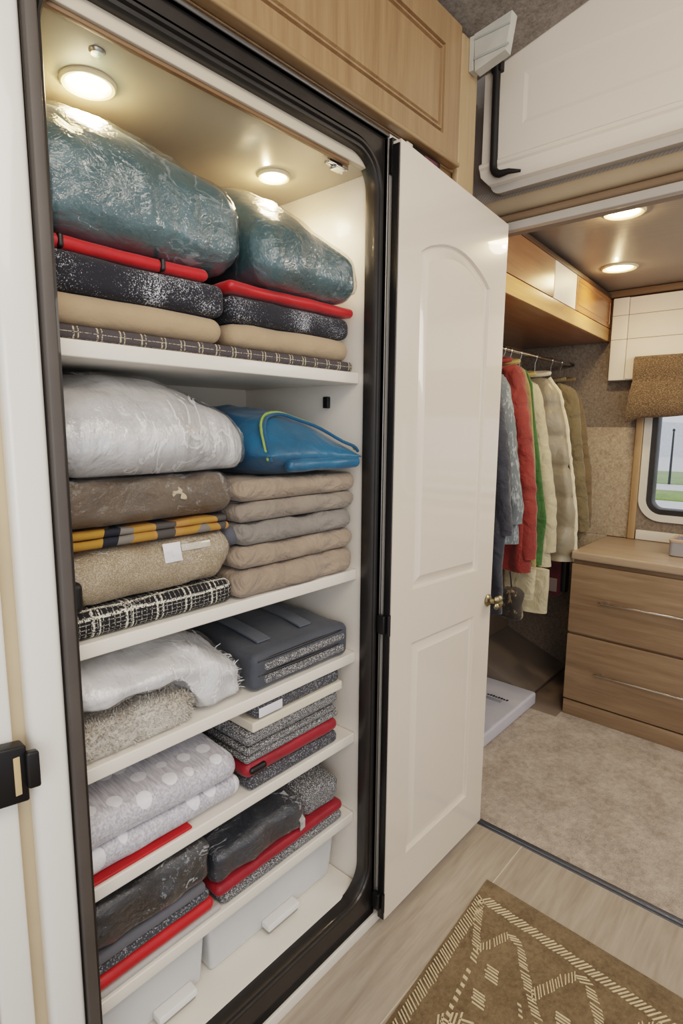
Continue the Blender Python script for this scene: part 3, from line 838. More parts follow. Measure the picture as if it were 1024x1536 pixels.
# --- third shelf
t, w, d, h = soft_thing('sherpa_throw', 'oatmeal fuzzy sherpa throw at the front left of the third shelf', 'throw', .356, .615, .827, .890, .056, .47)
obj('throw_fold', rough_up(rbox(w, d, h, .020, .010), .006, 14, 50, h, rid=.004), SHERPA, t, angle=80)
def nap(g, n, ln, seed, wd=.0011, zmin=.004):
    """short fibres standing on a surface"""
    random.seed(seed); me = bpy.data.meshes.new('tmp'); me.from_pydata(g[0], [], g[1]); me.update()
    bm = bmesh.new(); bm.from_mesh(me); bmesh.ops.recalc_face_normals(bm, faces=bm.faces); bm.normal_update()
    fs = [f for f in bm.faces if f.normal.z > -.3 and f.calc_center_median().z > zmin]
    V, F = [], []
    for _ in range(n):
        f = random.choice(fs); c = f.calc_center_median(); a, b = random.choice(f.verts).co, random.choice(f.verts).co
        p = c + (a - c) * random.random() * .9 + (b - c) * random.random() * .5
        j = Vector((random.uniform(-1, 1), random.uniform(-1, 1), random.uniform(-1, 1)))
        d = (f.normal + j * .8).normalized() * ln * random.uniform(.6, 1.3); q = j.cross(f.normal).normalized() * wd
        m_ = p + d * .6 + f.normal * ln * .15
        o_ = len(V); V += [tuple(p - q), tuple(p + q), tuple(m_ + q * .7), tuple(m_ - q * .7), tuple(p + d)]
        F += [(o_, o_ + 1, o_ + 2, o_ + 3), (o_ + 3, o_ + 2, o_ + 4)]
    bm.free(); bpy.data.meshes.remove(me)
    return V, F
tag(obj('fleece_nap', nap(rough_up(rbox(w, d, h, .020, .010), .006, 14, 50, h, rid=.004), 9000, .008, 4), SHERPA, t, smooth=False), kind='stuff')
# fluffy comforter in clear bag: rests on the throw and droops to the shelf on the right
x0, x1 = .397, cx(.748); zb = cz(.827); dz = cz(.918) - zb
t = thing('bagged_comforter', 'fluffy white comforter in a clear plastic bag slumped over the sherpa throw', 'comforter', ((x0 + x1) / 2, .262, zb + .0005))
def comf(w, d, h, seed):
    g = rbox(w, d, h, .040, .012, 6)
    def f(x, y, z):
        s = max(0, min(1, (.085 - x) / .07)); s = s * s * (3 - 2 * s)
        b = dz * s + .003
        u, v = x / (w / 2), y / (d / 2)
        top = (cz(.992) - zb) * (1 - .46 * max(0, u) ** 2.4) * (1 - .08 * v * v) * (1 - .20 * max(0, -v) ** 4)
        return (x, y, b + (z / h) * max(.03, top - b))
    g = mp(g, f)
    me = rough_up((g[0], g[1]), .008, 13, seed, h, rid=.010, top=cz(.999) - zb)
    return me
w, d, h = x1 - x0, .40, cz(.978) - zb
obj('comforter', comf(w, d, h, 52), FLUFF, t, angle=80)
g2 = inflate(comf(w, d, h, 52), lambda c: .004 + .003 * nz(c.x * 1.5, c.y * .6, c.z, 24, 5) + .004 * ridge(c.x * 1.6, c.y * .5, c.z, 9, 3))
g2 = ([(a, b, min(max(.001, c), cz(1.008) - zb)) for a, b, c in g2[0]], g2[1])
obj('plastic_bag', g2, CLEARW, t, angle=80)
# tufts of fibre poking out on the right end
random.seed(5); tf = []
for i in range(260):
    y = random.uniform(-.19, .05); z = random.uniform(.02, .10); x = w / 2 - .010 - .10 * (max(0, z - .05)) * 3
    a = random.uniform(-.9, .9); b = random.uniform(-.5, .9); ln = random.uniform(.012, .026)
    p0 = (x, y, z); p1 = (x + ln * math.cos(a) * .75, y + ln * math.sin(a), z + ln * b * .6)
    tf.append(tube([p0, ((p0[0] + p1[0]) / 2, (p0[1] + p1[1]) / 2, (p0[2] + p1[2]) / 2 + .002), p1], [.0011, .0009, .0004], 4, False))
obj('fibre_fringe', join(*tf), FLUFF, t)
# slate garment bag
t, w, d, h = soft_thing('garment_bag', 'slate blue zipped garment bag with knit layers showing, on the third shelf', 'bag', .768, 1.084, .827, .914, .056, .488)
def gtop(x, y, z):
    u, v = x / (w / 2), y / (d / 2)
    return (x, y, z + (.022 * (1 - u * u) * (1 - v * v) if z > .03 else 0))
obj('bag_body', rough_up(mp(rbox(w, d, h, .018, .013), gtop), .004, 10, 60, h, rid=.002), GARB, t, angle=80)
for zz, hh in ((.046, .020), (.014, .022)):
    obj('knit_layer', rough_up(mv(rbox(w - .045, .018, hh, .009, .01), (.006, -d / 2 + .003, zz)), .0015, 20, 61, .1), KNIT, t, angle=80)
def strip(x):
    return [(x + .02 * s, -d / 2 + .045 + s * (d - .12), h + .022 * (1 - ((x + .02 * s) / (w / 2)) ** 2) * (1 - ((-d / 2 + .045 + s * (d - .12)) / (d / 2)) ** 2) + .006) for s in [i / 14 for i in range(15)]]
for x in (-.095, .045):
    obj('strap', ribbon(strip(x), (1, 0, 0), .040, .004), GARB2, t)
obj('zip_seam', tube([(-w / 2 + .012, -d / 2 + .002, .040), (0, -d / 2 - .003, .0405), (w / 2 - .012, -d / 2 + .002, .040)], .003, 6), BLACK, t)
obj('zip_seam', tube([(-w / 2 + .012, -d / 2 + .002, h - .014), (0, -d / 2 - .001, h - .012), (w / 2 - .012, -d / 2 + .002, h - .014)], .003, 6), BLACK, t)

# --- fourth shelf
soft('red_board', 'thin red padded mat under the dotted satin bedding', 'mat', .356, .60, .5965, .604, RED, r=.003, amp=.0006, seed=61)
t, w, d, h = soft_thing('satin_bedspread', 'silvery white satin bedspread with round dots folded at the left of the fourth shelf', 'bedspread', .356, .735, .6045, .724, .052, .488)
obj('upper_fold', mv(rough_up(mp(rbox(w - .012, d, h * .52, h * .25, .012), lambda x, y, z: (x, y, z + (.012 * (1 - (2 * y / d) ** 2) if z > .03 else 0) - .010 * (x / w + .5))), .004, 9, 62, h, rid=.003), (-.006, 0, h * .47)), DOTS, t, angle=80)
obj('lower_fold', rough_up(mp(rbox(w, d - .01, h * .46, h * .22, .012), lambda x, y, z: (x, y, z * (1 - .16 * (x / w + .5)))), .005, 10, 63, h, rid=.004, top=h * .46), DOTS, t, angle=80)
soft('mesh_pad', 'dark grey mesh pad at the bottom of the fourth-shelf right stack', 'pad', .752, 1.046, .5965, .629, KNITD, r=.012, amp=.002, seed=64)
t, w, d, h = soft_thing('red_quilt', 'dark red folded quilt with a black corner loop below the grey knits', 'quilt', .742, 1.052, .6295, .667, .052, .488)
obj('quilt_fold', rough_up(rbox(w, d, h, h / 2, .012), .004, 12, 65, h, rid=.003, top=h), DRED, t, angle=80)
obj('corner_loop', mv(rbox(.05, .03, .017, .008, .01), (-w / 2 + .035, -d / 2 + .010, .012)), BLACK, t)
soft('knit_blanket', 'grey marl knit blanket resting on the dark red quilt', 'blanket', .742, 1.052, .6675, .702, KNIT, r=.014, amp=.003, seed=66, layers=(.5, .5))
soft('knit_blanket', 'grey marl knit blanket just beneath the cream board', 'blanket', .746, 1.052, .7025, .737, KNIT, r=.014, amp=.003, seed=67, y0=.058)
soft('cream_board', 'flat cream board near the top of the fourth-shelf right stack', 'board', .762, 1.063, .7375, .762, CREAM, r=.004, amp=.0004, seed=68)
t, w, d, h = soft_thing('knit_throw', 'grey knit throw with a white label on top of the cream board', 'throw', .772, 1.054, .7625, .797, .056, .488)
obj('throw_fold', rough_up(rbox(w, d, h, .012, .012), .002, 12, 69, h, top=h), KNITD, t, angle=80)
obj('paper_label', box(-w / 2 + .006, -w / 2 + .078, -d / 2 - .0035, -d / 2 - .0015, .006, .028, .0005), LABELW, t)

# --- fifth shelf
soft('pale_pad', 'pale grey pad under the red-edged stack at the left of the fifth shelf', 'pad', .356, .668, .3595, .3745, PALEG, r=.011, amp=.002, seed=70)
t, w, d, h = soft_thing('red_edged_throw', 'grey throw with a bright red edge beneath the black bagged throw', 'throw', .356, .652, .375, .452, .052, .488)
obj('red_edge', rough_up(rbox(w, d, h * .38, h * .18, .012), .002, 12, 71, h, top=h * .38), RED, t, angle=80)
obj('grey_layer', mv(rough_up(rbox(w - .012, d - .01, h * .29, h * .14, .012), .003, 12, 72, h, top=h * .29), (-.004, 0, h * .39)), KNITD, t, angle=80)
obj('grey_layer', mv(rough_up(rbox(w - .02, d - .006, h * .29, h * .14, .012), .003, 12, 73, h, top=h * .29), (-.008, 0, h * .69)), GREYF, t, angle=80)
bagged('bagged_throw', 'black throw in crinkled clear plastic at the left of the fifth shelf', 'throw', .356, .636, .453, .548, BLKQ, CLEARD, 74, .022, .007, rid=.008, sc=12, part='throw')
soft('knit_pad', 'grey marl pad at the bottom right of the fifth shelf', 'pad', .672, 1.072, .3595, .387, KNIT, r=.014, amp=.002, seed=75)
t, w, d, h = soft_thing('navy_blanket_pack', 'navy and grey knit blankets packed in clear plastic with red piping', 'blanket pack', .658, 1.072, .3875, .520, .054, .488)
obj('red_piping', rough_up(rbox(w, d, .028, .013, .012), .003, 12, 76, h, top=.028), DRED, t, angle=80)
def slope(x, y, z): return (x, y, z * (1 - .30 * max(0, -(y / d)) * 2 * (1 if z > .03 else 0)))
obj('navy_blanket', mv(rough_up(mp(rbox(w * .66, d - .01, h - .03, .022, .011), slope), .006, 11, 77, h, rid=.008), (-w * .165, 0, .0285)), NAVY, t, angle=80)
obj('knit_blanket', mv(rough_up(mp(rbox(w * .31, d - .02, h - .036, .025, .012), slope), .005, 12, 78, h, rid=.003), (w * .335, 0, .0285)), KNIT, t, angle=80)
obj('strap', ribbon([(w * .12, -d / 2 - .001, .03), (w * .115, -d / 2 - .004, .055), (w * .10, -d / 2 + .02, .088), (w * .08, -d / 2 + .06, .112)], (1, 0, .2), .016, .003), PALEG, t)
g = rough_up(mp(rbox(w * .66, d - .01, h - .03, .022, .011), slope), .006, 11, 77, h, rid=.008)
obj('plastic_bag', mv(inflate(g, lambda c: .003 + .003 * ridge(c.x, c.y, c.z, 16, 4)), (-w * .165, 0, .0295)), CLEARD, t, angle=80)
obj('black_corner', rough_up(mv(rbox(.07, .10, .035, .016, .012), (w * .30, d * .12, h - .012)), .004, 14, 79, h), BLACK, t, angle=80)

# --- bins on the wardrobe floor
def bin_(x0, x1, label, hx0, hx1):
    t = thing('storage_bin', label, 'bin', ((x0 + x1) / 2, .29, .1255), 0, 'white storage bins on the wardrobe floor')
    w, d, h = x1 - x0, .38, .165
    tb = .05
    def taper(x, y, z):
        s = z / h; return (x * (1 - .055 * (1 - s)), y * (1 - .06 * (1 - s)), z)
    outer = mp(rbox(w, d, h, .012, .05, 3), taper)
    obj('tub', outer, BINW, t)
    obj('lid', mv(rbox(w + .004, d + .004, .012, .005, .1, 2), (0, 0, h + .0005)), BINW, t)
    a, b = hx0 - (x0 + x1) / 2, hx1 - (x0 + x1) / 2
    hd = obj('handle', box(a, b, -d / 2 - .020, -d / 2 + .010, .014, .032, .004), plain('white_handle', (228, 226, 222), .35), t)
    obj('handle_rail', box(a + .004, b - .004, -d / 2 - .016, -d / 2 + .008, .006, .0135, .001), STEEL, hd)
bin_(.365, .672, 'white storage bin at the left of the wardrobe floor', .535, .632)
bin_(.678, 1.118, 'white storage bin at the right of the wardrobe floor', .845, .955)

# ------------------------------------------------------------------ cabinet above the wardrobe
ob = thing('overhead_cabinet', 'light oak overhead cabinet above the white wardrobe with a recessed panel door', 'cabinet', (.85, .1, 2.13))
obj('carcass', mv(box(.20, 1.475, -.006, .40, 2.115, 2.455, .002), (-.85, -.1, -2.13)), OAK, ob)
lf = obj('door', panelled(1.20, .33, [[(.07, .046), (1.125, .046), (1.125, .256), (.07, .256)]], [(.002, .009), (.006, .009), (.009, .001), (.013, .001), (.015, .008), (.019, .008), (.022, .003)],
         lambda x, z, d: (.247 + x - .85, -.030 + d - .1, 2.128 + z * 1.0 - 2.13), .022), OAK, ob, angle=25)
obj('edge_moulding', mv(join(box(.24, 1.452, -.036, -.006, 2.116, 2.128, .005)), (-.85, -.1, -2.13)), OAKH, ob)
# dark catch bar under it, above the open door
cb = thing('catch_bar', 'black catch bar with a small clear bracket above the open white door', 'catch', (1.31, -.004, 2.085))
obj('bar', box(-.06, .075, -.012, .004, .008, .026, .003), BLACK, cb)
obj('bracket', box(-.085, -.06, -.018, .004, .0, .024, .003), plain('clear_bracket', (206, 204, 190), .25, coat=.5), cb)
obj('label_strip', box(.0, .06, -.0135, -.0122, .010, .020, .0004), plain('maroon_label', (92, 50, 62), .5), cb)

# white loft cabinet high on the right
lc = thing('loft_cabinet', 'white loft cabinet panel with a black strap high on the right', 'cabinet', (1.74, -.5, 2.15))
def loft_panel():
    pts = [(.05, 2.235), (.05, 2.505), (-.21, 2.565), (-1.3, 2.78), (-1.3, 2.235)]
    bm = bmesh.new()
    def ring(P, x): return [bm.verts.new((x - 1.74, y + .5, z - 2.15)) for y, z in P]
    a = ring(pts, 1.725); b = ring(pts, 1.784)
    ins = [(-.077, 2.312), (-.077, 2.454), (-.45, 2.454), (-1.2, 2.454), (-1.2, 2.312)]
    c0 = ring(ins, 1.725)
    cen = (-.6, 2.45)
    ins2 = [(y + (.012 if y < -1 else -.012), z + (.012 if z < 2.4 else -.014)) for y, z in ins]
    c1 = ring(ins2, 1.7275)
    n = 5
    for i in range(n):
        j = (i + 1) % n
        bm.faces.new((a[i], a[j], c0[j], c0[i])); bm.faces.new((c0[i], c0[j], c1[j], c1[i])); bm.faces.new((a[i], a[j], b[j], b[i]))
    bm.faces.new(c1); bm.faces.new(b)
    bm.verts.index_update()
    r = [tuple(v.co) for v in bm.verts], [tuple(v.index for v in f.verts) for f in bm.faces]
    bm.free(); return r
obj('door_panel', loft_panel(), PANELW, lc, smooth=False)
def ledge():
    P = [(1.784, 2.234), (1.722, 2.234), (1.716, 2.229), (1.718, 2.220), (1.724, 2.214), (1.724, 2.196), (1.729, 2.184), (1.738, 2.174), (1.752, 2.170), (1.784, 2.170)]
    V, F = [], []
    ys = [(.05, 0), (.047, 0), (-1.3, 0)]
    for x, z in P:
        e = max(0, (2.20 - z)) * .9
        V += [(x - 1.74, .055 - e + .5, z - 2.15), (x - 1.74, -1.3 + .5, z - 2.15)]
    n = len(P)
    for i in range(n): F.append((2 * i, 2 * i + 1, 2 * ((i + 1) % n) + 1, 2 * ((i + 1) % n)))
    F.append(tuple(2 * i for i in range(n))); F.append(tuple(2 * i + 1 for i in range(n)))
    return V, F
obj('bottom_ledge', ledge(), PANELW, lc, angle=30)
bp = rrect(-1.35, .032, 2.147, 2.35, .035, 6)
V = [(1.752 - 1.74, x + .5, z - 2.15) for x, z, a, b in bp] + [(1.784 - 1.74, x + .5, z - 2.15) for x, z, a, b in bp]
n = len(bp); F = [tuple(range(n)), tuple(range(n, 2 * n))] + [(i, (i + 1) % n, n + (i + 1) % n, n + i) for i in range(n)]
obj('backing_plate', (V, F), PANELB, lc, angle=30)
sp = [(-.014, .006, 2.50), (-.014, .006, 2.40), (-.014, .004, 2.25)]
for i in range(7):
    a = PI / 2 * i / 6
    sp.append((-.014 - .004 * i / 6, .004 - .03 * (1 - math.cos(a)), 2.215 - .03 * math.sin(a)))
sp += [(-.020, -.05, 2.184), (-.014, -.085, 2.178)]
sr = [.0115] * (len(sp) - 3) + [.010, .008, .004]
sb = [(x - .012, y + .5, z - 2.15) for x, y, z in sp]
obj('strap', tube(sb, sr, 10), plain('matt_black_strap', (30, 29, 28), .6), lc)
obj('strap_bracket', mv(box(-.034, -.012, -.012, .022, 2.475, 2.515, .003), (0, .5, -2.15)), BLACK, lc)

# ------------------------------------------------------------------ bedroom beyond
# closet overhead cabinet
oc = thing('overhead_cabinet', 'honey wood overhead cabinet with two wood doors and one white door above the coats', 'cabinet', (1.84, .037, 1.88), math.atan2(.085, 1.5))
Lc = 1.456
obj('carcass', box(0, Lc, .004, .52, .0, .215, .002), HONEY, oc)
obj('valance', box(0, Lc, -.008, .004, .0, .064, .002), HONEYL, oc)
for x0, x1, m in ((.0, .525, WALNUT), (.532, .818, PANELW), (.826, Lc - .02, HONEY)):
    dr = obj('door', panelled(x1 - x0, .145, [[(.022, .018), (x1 - x0 - .022, .018), (x1 - x0 - .022, .127), (.022, .127)]] if m is HONEY else [], [(.002, .003), (.008, .003), (.012, .0005)], lambda x, z, d: (x0 + x, -.010 + d, .066 + z), .013), m, oc, angle=25)
    if m is PANELW: tag(dr, 'white door')
obj('top_trim', box(0, Lc, -.012, .004, .2125, .232, .002), plain('dark_brown_trim', (70, 52, 38), .5), oc)

# rail and coats
rail = thing('hanging_rail', 'chrome hanging rail under the overhead cabinet with coats on it', 'rail', (2.5, .30, 1.772))
obj('rod', tube([(-.66, 0, 0), (.78, 0, 0)], .009, 14), CHROME, rail)
obj('end_cap', lathe([(0.0, -.0), (.011, .0), (.011, .05), (0, .05)], 16, (.742, 0, 0), 'x'), plain('dark_rail_end', (52, 46, 42), .4), rail)

def hanger(x, label, h0=1.68, col=None, y0=.30):
    t = thing('coat_hanger', label, 'hanger', (x, y0, 1.772), 0, 'hangers on the chrome rail')
    pts = [(.0, .0105 * math.cos(a), .0105 * math.sin(a)) for a in [math.radians(q) for q in range(-30, 211, 30)]]
    pts = [(0, y, z + .0015) for _, y, z in pts]
    pts += [(0, -.006, -.02), (0, 0, -.032), (0, 0, h0 - 1.772 + .012)]
    obj('hook', tube(pts, .0016, 6), CHROME, t)
    obj('shoulder_bar', tube([(0, -.09, h0 - 1.772 - .050), (0, -.05, h0 - 1.772 - .026), (0, 0, h0 - 1.772 - .004), (0, .05, h0 - 1.772 - .026), (0, .09, h0 - 1.772 - .050)], [.003, .005, .006, .005, .003], 8), col or plain('wood_hanger', (150, 112, 70), .5), t)
    return t

def interp(E, z):
    for (y0, z0), (y1, z1) in zip(E, E[1:]):
        if z <= z0 and z >= z1: return y0 + (y1 - y0) * (z0 - z) / max(1e-6, z0 - z1)
    return E[0][0] if z > E[0][1] else E[-1][0]

def slab(x, E, zbot, th, yc=.30, seed=0, fold=.008, n=44, levels=46, inset=0., puff=0, ztop=None, lean=0., tmin=.35):
    """hanging cloth body: near edge follows E [(y, z)...], mirrored about yc, thickness th along x"""
    zt = ztop or E[0][1]; V, F = [], []
    for i in range(levels + 1):
        s = i / levels; z = zt + (zbot - zt) * s
        a = max(.012, yc - interp(E, z) - inset)
        t = th * (tmin + (1 - tmin) * min(1, (zt - z) / .14) ** .6)
        if puff:
            ph = ((zt - z) % puff) / puff; t *= .62 + .46 * math.sin(PI * ph) ** .5; a += .014 * math.sin(PI * ph) ** .5 - .008
        for j in range(n):
            q = 2 * PI * j / n
            c, s_ = math.cos(q), math.sin(q)
            yy = yc + a * math.copysign(abs(c) ** .75, c)
            xx = t / 2 * math.copysign(abs(s_) ** .7, s_)
            fo = fold * min(1, (zt - z) / .2 + .1)
            xx += fo * 1.2 * math.sin(yy * 38 + seed * 2 + 2.5 * nz(yy, 0, z, 3, seed)) + fo * .8 * nz(yy * 2, 0, z, 9, seed)
            yy += fo * .6 * nz(xx * 3, 1, z, 7, seed + 4)
            V.append((xx + lean * (zt - z), yy - yc, z - zt))
    for i in range(levels):
        for j in range(n): F.append((i * n + j, i * n + (j + 1) % n, (i + 1) * n + (j + 1) % n, (i + 1) * n + j))
    F.append(tuple(range(n))); F.append(tuple(levels * n + j for j in range(n)))
    return V, F, zt

def sleeve(E, zt, zcuff, r, yc=.30, side=-1, seed=0, puff=0, dx=0., start=None, n=12):
    """sleeve hanging at the near (side -1) or far edge"""
    pts, rr = [], []; n = 18
    z0 = start or E[1][1]
    for i in range(61):
        s = i / 60; z = z0 + (zcuff - z0) * s
        y = interp(E, z); a = yc - y
        rad = r * (1.05 - .28 * s) * (.55 if i == 0 else .8 if i < 3 else 1)
        if puff: rad *= .82 + .25 * abs(math.sin(PI * (z0 - z) / puff)) ** .6
        rad *= 1 + .09 * nz(0, s * 3, seed, 3, seed)
        off = a - rad
        pts.append((dx + .006 * nz(s * 4, 0, 0, 1.5, seed), (side * off), z - zt)); rr.append(rad)
    V, F = tube(pts, rr, n)
    me = [(x + .006 * nz(x * 3, y * 2, z * .7, 9, seed) + .004 * ridge(x, y * 3, z * .8, 20, seed), y + .005 * nz(x, y, z * 1.5, 18, seed + 3), z) for x, y, z in V]
    return me, F

def coat(name, label, cat, x, E, zbot, th, mat, seed, sl=None, sr=.045, puff=0, inset=.025, fold=.013, collar=None, trim=None, levels=60, yc=.30):
    V, F, zt = slab(x, E, zbot, th, yc, seed, fold, inset=inset if sl else 0, puff=puff, levels=levels)
    t = thing(name, label, cat, (x, yc, zt), 0, 'clothes on the hanging rail')
    obj('body', (V, F), mat, t, angle=80)
    if sl:
        for sd in (-1, 1): obj('sleeve', sleeve(E, zt, sl, sr, yc, sd, seed + sd, puff, dx=-.006), mat, t, angle=80)
    if collar:
        pts = [(math.cos(a) * .03, math.sin(a) * .075, .012 + .008 * math.cos(a)) for a in [2 * PI * i / 20 for i in range(21)]]
        obj('collar', tube(pts, .010, 8, False), collar, t)
    if trim:
        tp = []
        for i in range(40):
            s = i / 39; z = E[1][1] + (zbot - E[1][1]) * s
            y = interp(E, z) - .004 + .004 * nz(0, 0, z, 60, 2)
            tp.append((.012 + .004 * nz(1, 0, z, 50, 7), y - yc, z - zt))
        obj('fleece_trim', tube(tp, [.010 + .004 * nz(3, 0, i, 1.7, 1) for i in range(40)], 8), trim, t)
    return t

NAVYJ = fabric('navy_denim', (50, 52, 61), .2, 8, 600, .2, fold=1.6)
DENIM = flecked('washed_grey_denim', (98, 104, 107), (150, 155, 154), .45, 110, (1, 1, .3), True)
REDJ = fabric('faded_red_cotton', (126, 44, 35), .24, 7, 600, .2, .8, 1.6)
GREENJ = fabric('green_cotton', (58, 94, 46), .25, 5, 600, .2, fold=1.6)
YELJ = fabric('dull_yellow_cotton', (150, 126, 84), .2, 6, 600, .2, fold=1.6)
CREAMJ = fabric('cream_cotton', (176, 164, 134), .12, 5, 600, .2, fold=1.6)
PUFFJ = fabric('taupe_nylon_puffer', (132, 121, 100), .14, 6, 700, .1, .5, .5, .15)
OLIVEJ = fabric('olive_canvas', (100, 88, 62), .2, 7, 500, .2, fold=1.6)
BROWNJ = fabric('brown_olive_canvas', (100, 82, 54), .16, 7, 500, .2, fold=1.6)
FURRY = flecked('dark_brown_faux_fur', (46, 40, 34), (128, 110, 84), .35, 60, (1, 1, .5), True)
MAROON = fabric('maroon_knit', (78, 24, 30), .2, 8, 400, .3)
FLEECE = fabric('cream_fleece', (206, 194, 168), .1, 40, 300, .6)
KHAKIC = fabric('khaki_gold_collar', (166, 144, 84), .2, 20, 300, .3)

Enavy = [(.26, 1.60), (.165, 1.575), (.122, 1.479), (.097, 1.324), (.066, 1.009), (.067, .818), (.071, .665)]
Eden = [(.25, 1.665), (.203, 1.650), (.162, 1.576), (.133, 1.428), (.098, 1.211), (.078, 1.103), (.077, .94)]
Ered = [(.264, 1.700), (.203, 1.685), (.162, 1.646), (.122, 1.457), (.09, 1.261), (.067, 1.034), (.058, .80)]
Eyel = [(.24, 1.70), (.195, 1.68), (.166, 1.602), (.128, 1.314), (.105, 1.079), (.09, .81)]
Egrn = [(.25, 1.695), (.220, 1.681), (.188, 1.621), (.142, 1.311), (.09, 1.013), (.1, .80)]
Ecre = [(.259, 1.660), (.217, 1.638), (.18, 1.552), (.122, 1.278), (.084, 1.064), (.067, .78)]
Epuf = [(.273, 1.675), (.233, 1.663), (.176, 1.591), (.134, 1.432), (.094, 1.209), (.062, 1.016), (.053, .78)]
Eoli = [(.267, 1.660), (.198, 1.645), (.149, 1.566), (.102, 1.265), (.06, .995), (.05, .892), (.07, .855)]
Ebro = [(.26, 1.668), (.205, 1.624), (.159, 1.503), (.094, 1.156), (.081, .86)]
coat('hanging_coat', 'long dark navy coat hanging nearest the open door', 'coat', 2.12, Enavy, .665, .085, NAVYJ, 1, 1.0, .045)
coat('hanging_jacket', 'washed grey-blue denim jacket hanging left of the red jacket', 'jacket', 2.24, Eden, .94, .07, DENIM, 2, 1.03, .045, collar=DENIM)
coat('hanging_jacket', 'faded red cotton jacket on the hanging rail', 'jacket', 2.36, Ered, .80, .075, REDJ, 3, .86, .046, collar=REDJ)
coat('hanging_shirt', 'dull yellow shirt, a sliver between the red jacket and the green shirt', 'shirt', 2.440, Eyel, .81, .026, YELJ, 4, None, fold=.004, collar=KHAKIC)
coat('hanging_shirt', 'green shirt showing as a narrow strip left of the cream shirt', 'shirt', 2.515, Egrn, .80, .034, GREENJ, 5, None, fold=.006)
coat('hanging_shirt', 'long cream shirt on the rail between green shirt and puffer coat', 'shirt', 2.615, Ecre, .78, .075, CREAMJ, 6, .85, .045, collar=KHAKIC)
coat('hanging_coat', 'quilted taupe puffer coat with a fleecy edge on the rail', 'coat', 2.79, Epuf, .78, .11, PUFFJ, 7, None, puff=.145, fold=.007, collar=FLEECE, trim=FLEECE, levels=70)
coat('hanging_jacket', 'olive canvas jacket with a flap pocket at the far end of the rail', 'jacket', 2.99, Eoli, .855, .09, OLIVEJ, 8, .9, .05, collar=OLIVEJ)
coat('hanging_jacket', 'brown canvas jacket, last on the rail by the fleecy wall', 'jacket', 3.12, Ebro, .86, .08, BROWNJ, 9, .9, .045, collar=BROWNJ)
for x, z, w_ in ((2.12, 1.60, 'the navy coat nearest the door'), (2.24, 1.665, 'the denim jacket'), (2.36, 1.70, 'the red jacket'), (2.445, 1.70, 'the yellow shirt'), (2.51, 1.695, 'the green shirt'), (2.615, 1.66, 'the cream shirt'), (2.79, 1.675, 'the puffer coat'), (2.99, 1.66, 'the olive jacket'), (3.12, 1.668, 'the last brown jacket')):
    hanger(x, 'slim chrome-hooked hanger carrying ' + w_, z)
# trousers and small things hanging lower
Etr = [(.055, .79), (.053, .70), (.056, .585)]
def trousers():
    V, F, zt = slab(2.5, Etr, .585, .05, .155, 21, .006, n=36, levels=16, tmin=.9)
    t = thing('hanging_trousers', 'cream trousers hanging below the red jacket and cream shirt', 'trousers', (2.50, .155, zt), 0, 'clothes on the hanging rail')
    obj('leg', (V, F), CREAMJ, t, angle=80)
    V, F, zt2 = slab(2.42, [(.075, .80), (.08, .66)], .665, .04, .15, 22, .005, n=36, levels=12, tmin=.9)
    obj('leg', ([(x - .085, y, z + zt2 - zt) for x, y, z in V], F), CREAMJ, t, angle=80)
trousers()
t = thing('hanging_bag', 'small dark furry bag hanging beside the door knob', 'bag', (2.205, .095, .63))
obj('pouch', mp(rough_up(rbox(.07, .10, .13, .03, .01), .008, 18, 31, .13, rid=.006, keep=.001), lambda x, y, z: (x, y, z)), FURRY, t, angle=80)
obj('cord', tube([(0, 0, .125), (.003, .005, .16), (0, .01, .20)], .003, 6), BLACK, t)
t = thing('hanging_bag', 'dark maroon and black bag hanging under the puffer coat', 'bag', (2.9, .19, .56))
obj('pouch', mp(rough_up(rbox(.06, .11, .20, .025, .012), .005, 12, 32, .2, keep=.001), lambda x, y, z: (x, y, z)), MAROON, t, angle=80)
obj('pocket', mp(rbox(.008, .07, .07, .003, .02), lambda x, y, z: (x - .034, y - .005, z + .03)), plain('grey_mesh', (120, 108, 102), .8), t)
obj('black_gusset', mp(rbox(.05, .03, .17, .012, .02), lambda x, y, z: (x, y - .066, z + .03 + .3 * y)), BLACK, t)

# closet floor and the flat white box on it
struct('floor_closet', join(([(2.765, .225, .022), (3.298, .225, .022), (3.298, .598, .022), (2.765, .598, .022), (2.765, .225, .034), (3.298, .225, .034), (3.298, .598, .185), (2.765, .598, .185)], [(0, 1, 2, 3), (4, 5, 6, 7), (0, 1, 5, 4), (1, 2, 6, 5), (2, 3, 7, 6), (3, 0, 4, 7)]), box(2.78, 3.298, .24, .598, .009, .022, .001)), plain('grey_brown_plinth', (118, 107, 97), .6, var=.05))
struct('floor_vinyl', box(2.70, 3.298, .052, .24, -.02, .009, .001), plain('grey_brown_vinyl', (122, 108, 96), .6, var=.06))
fb = thing('flat_box', 'flat white plastic box with small dark lettering on the closet floor', 'box', (2.40, .34, .007))
obj('shell', rbox(.72, .32, .066, .012, .1, 4), BOXW, fb)
obj('lettering', join(*[box(.160, .178 - .004 * (i % 3 == 1), -.095 + i * .0145, -.084 + i * .0145, .0662, .0668, .0002) for i in range(8)]), INK, fb)
obj('fine_print', box(.120, .150, -.075, .012, .0662, .0668, .0002), GREYINK, fb)

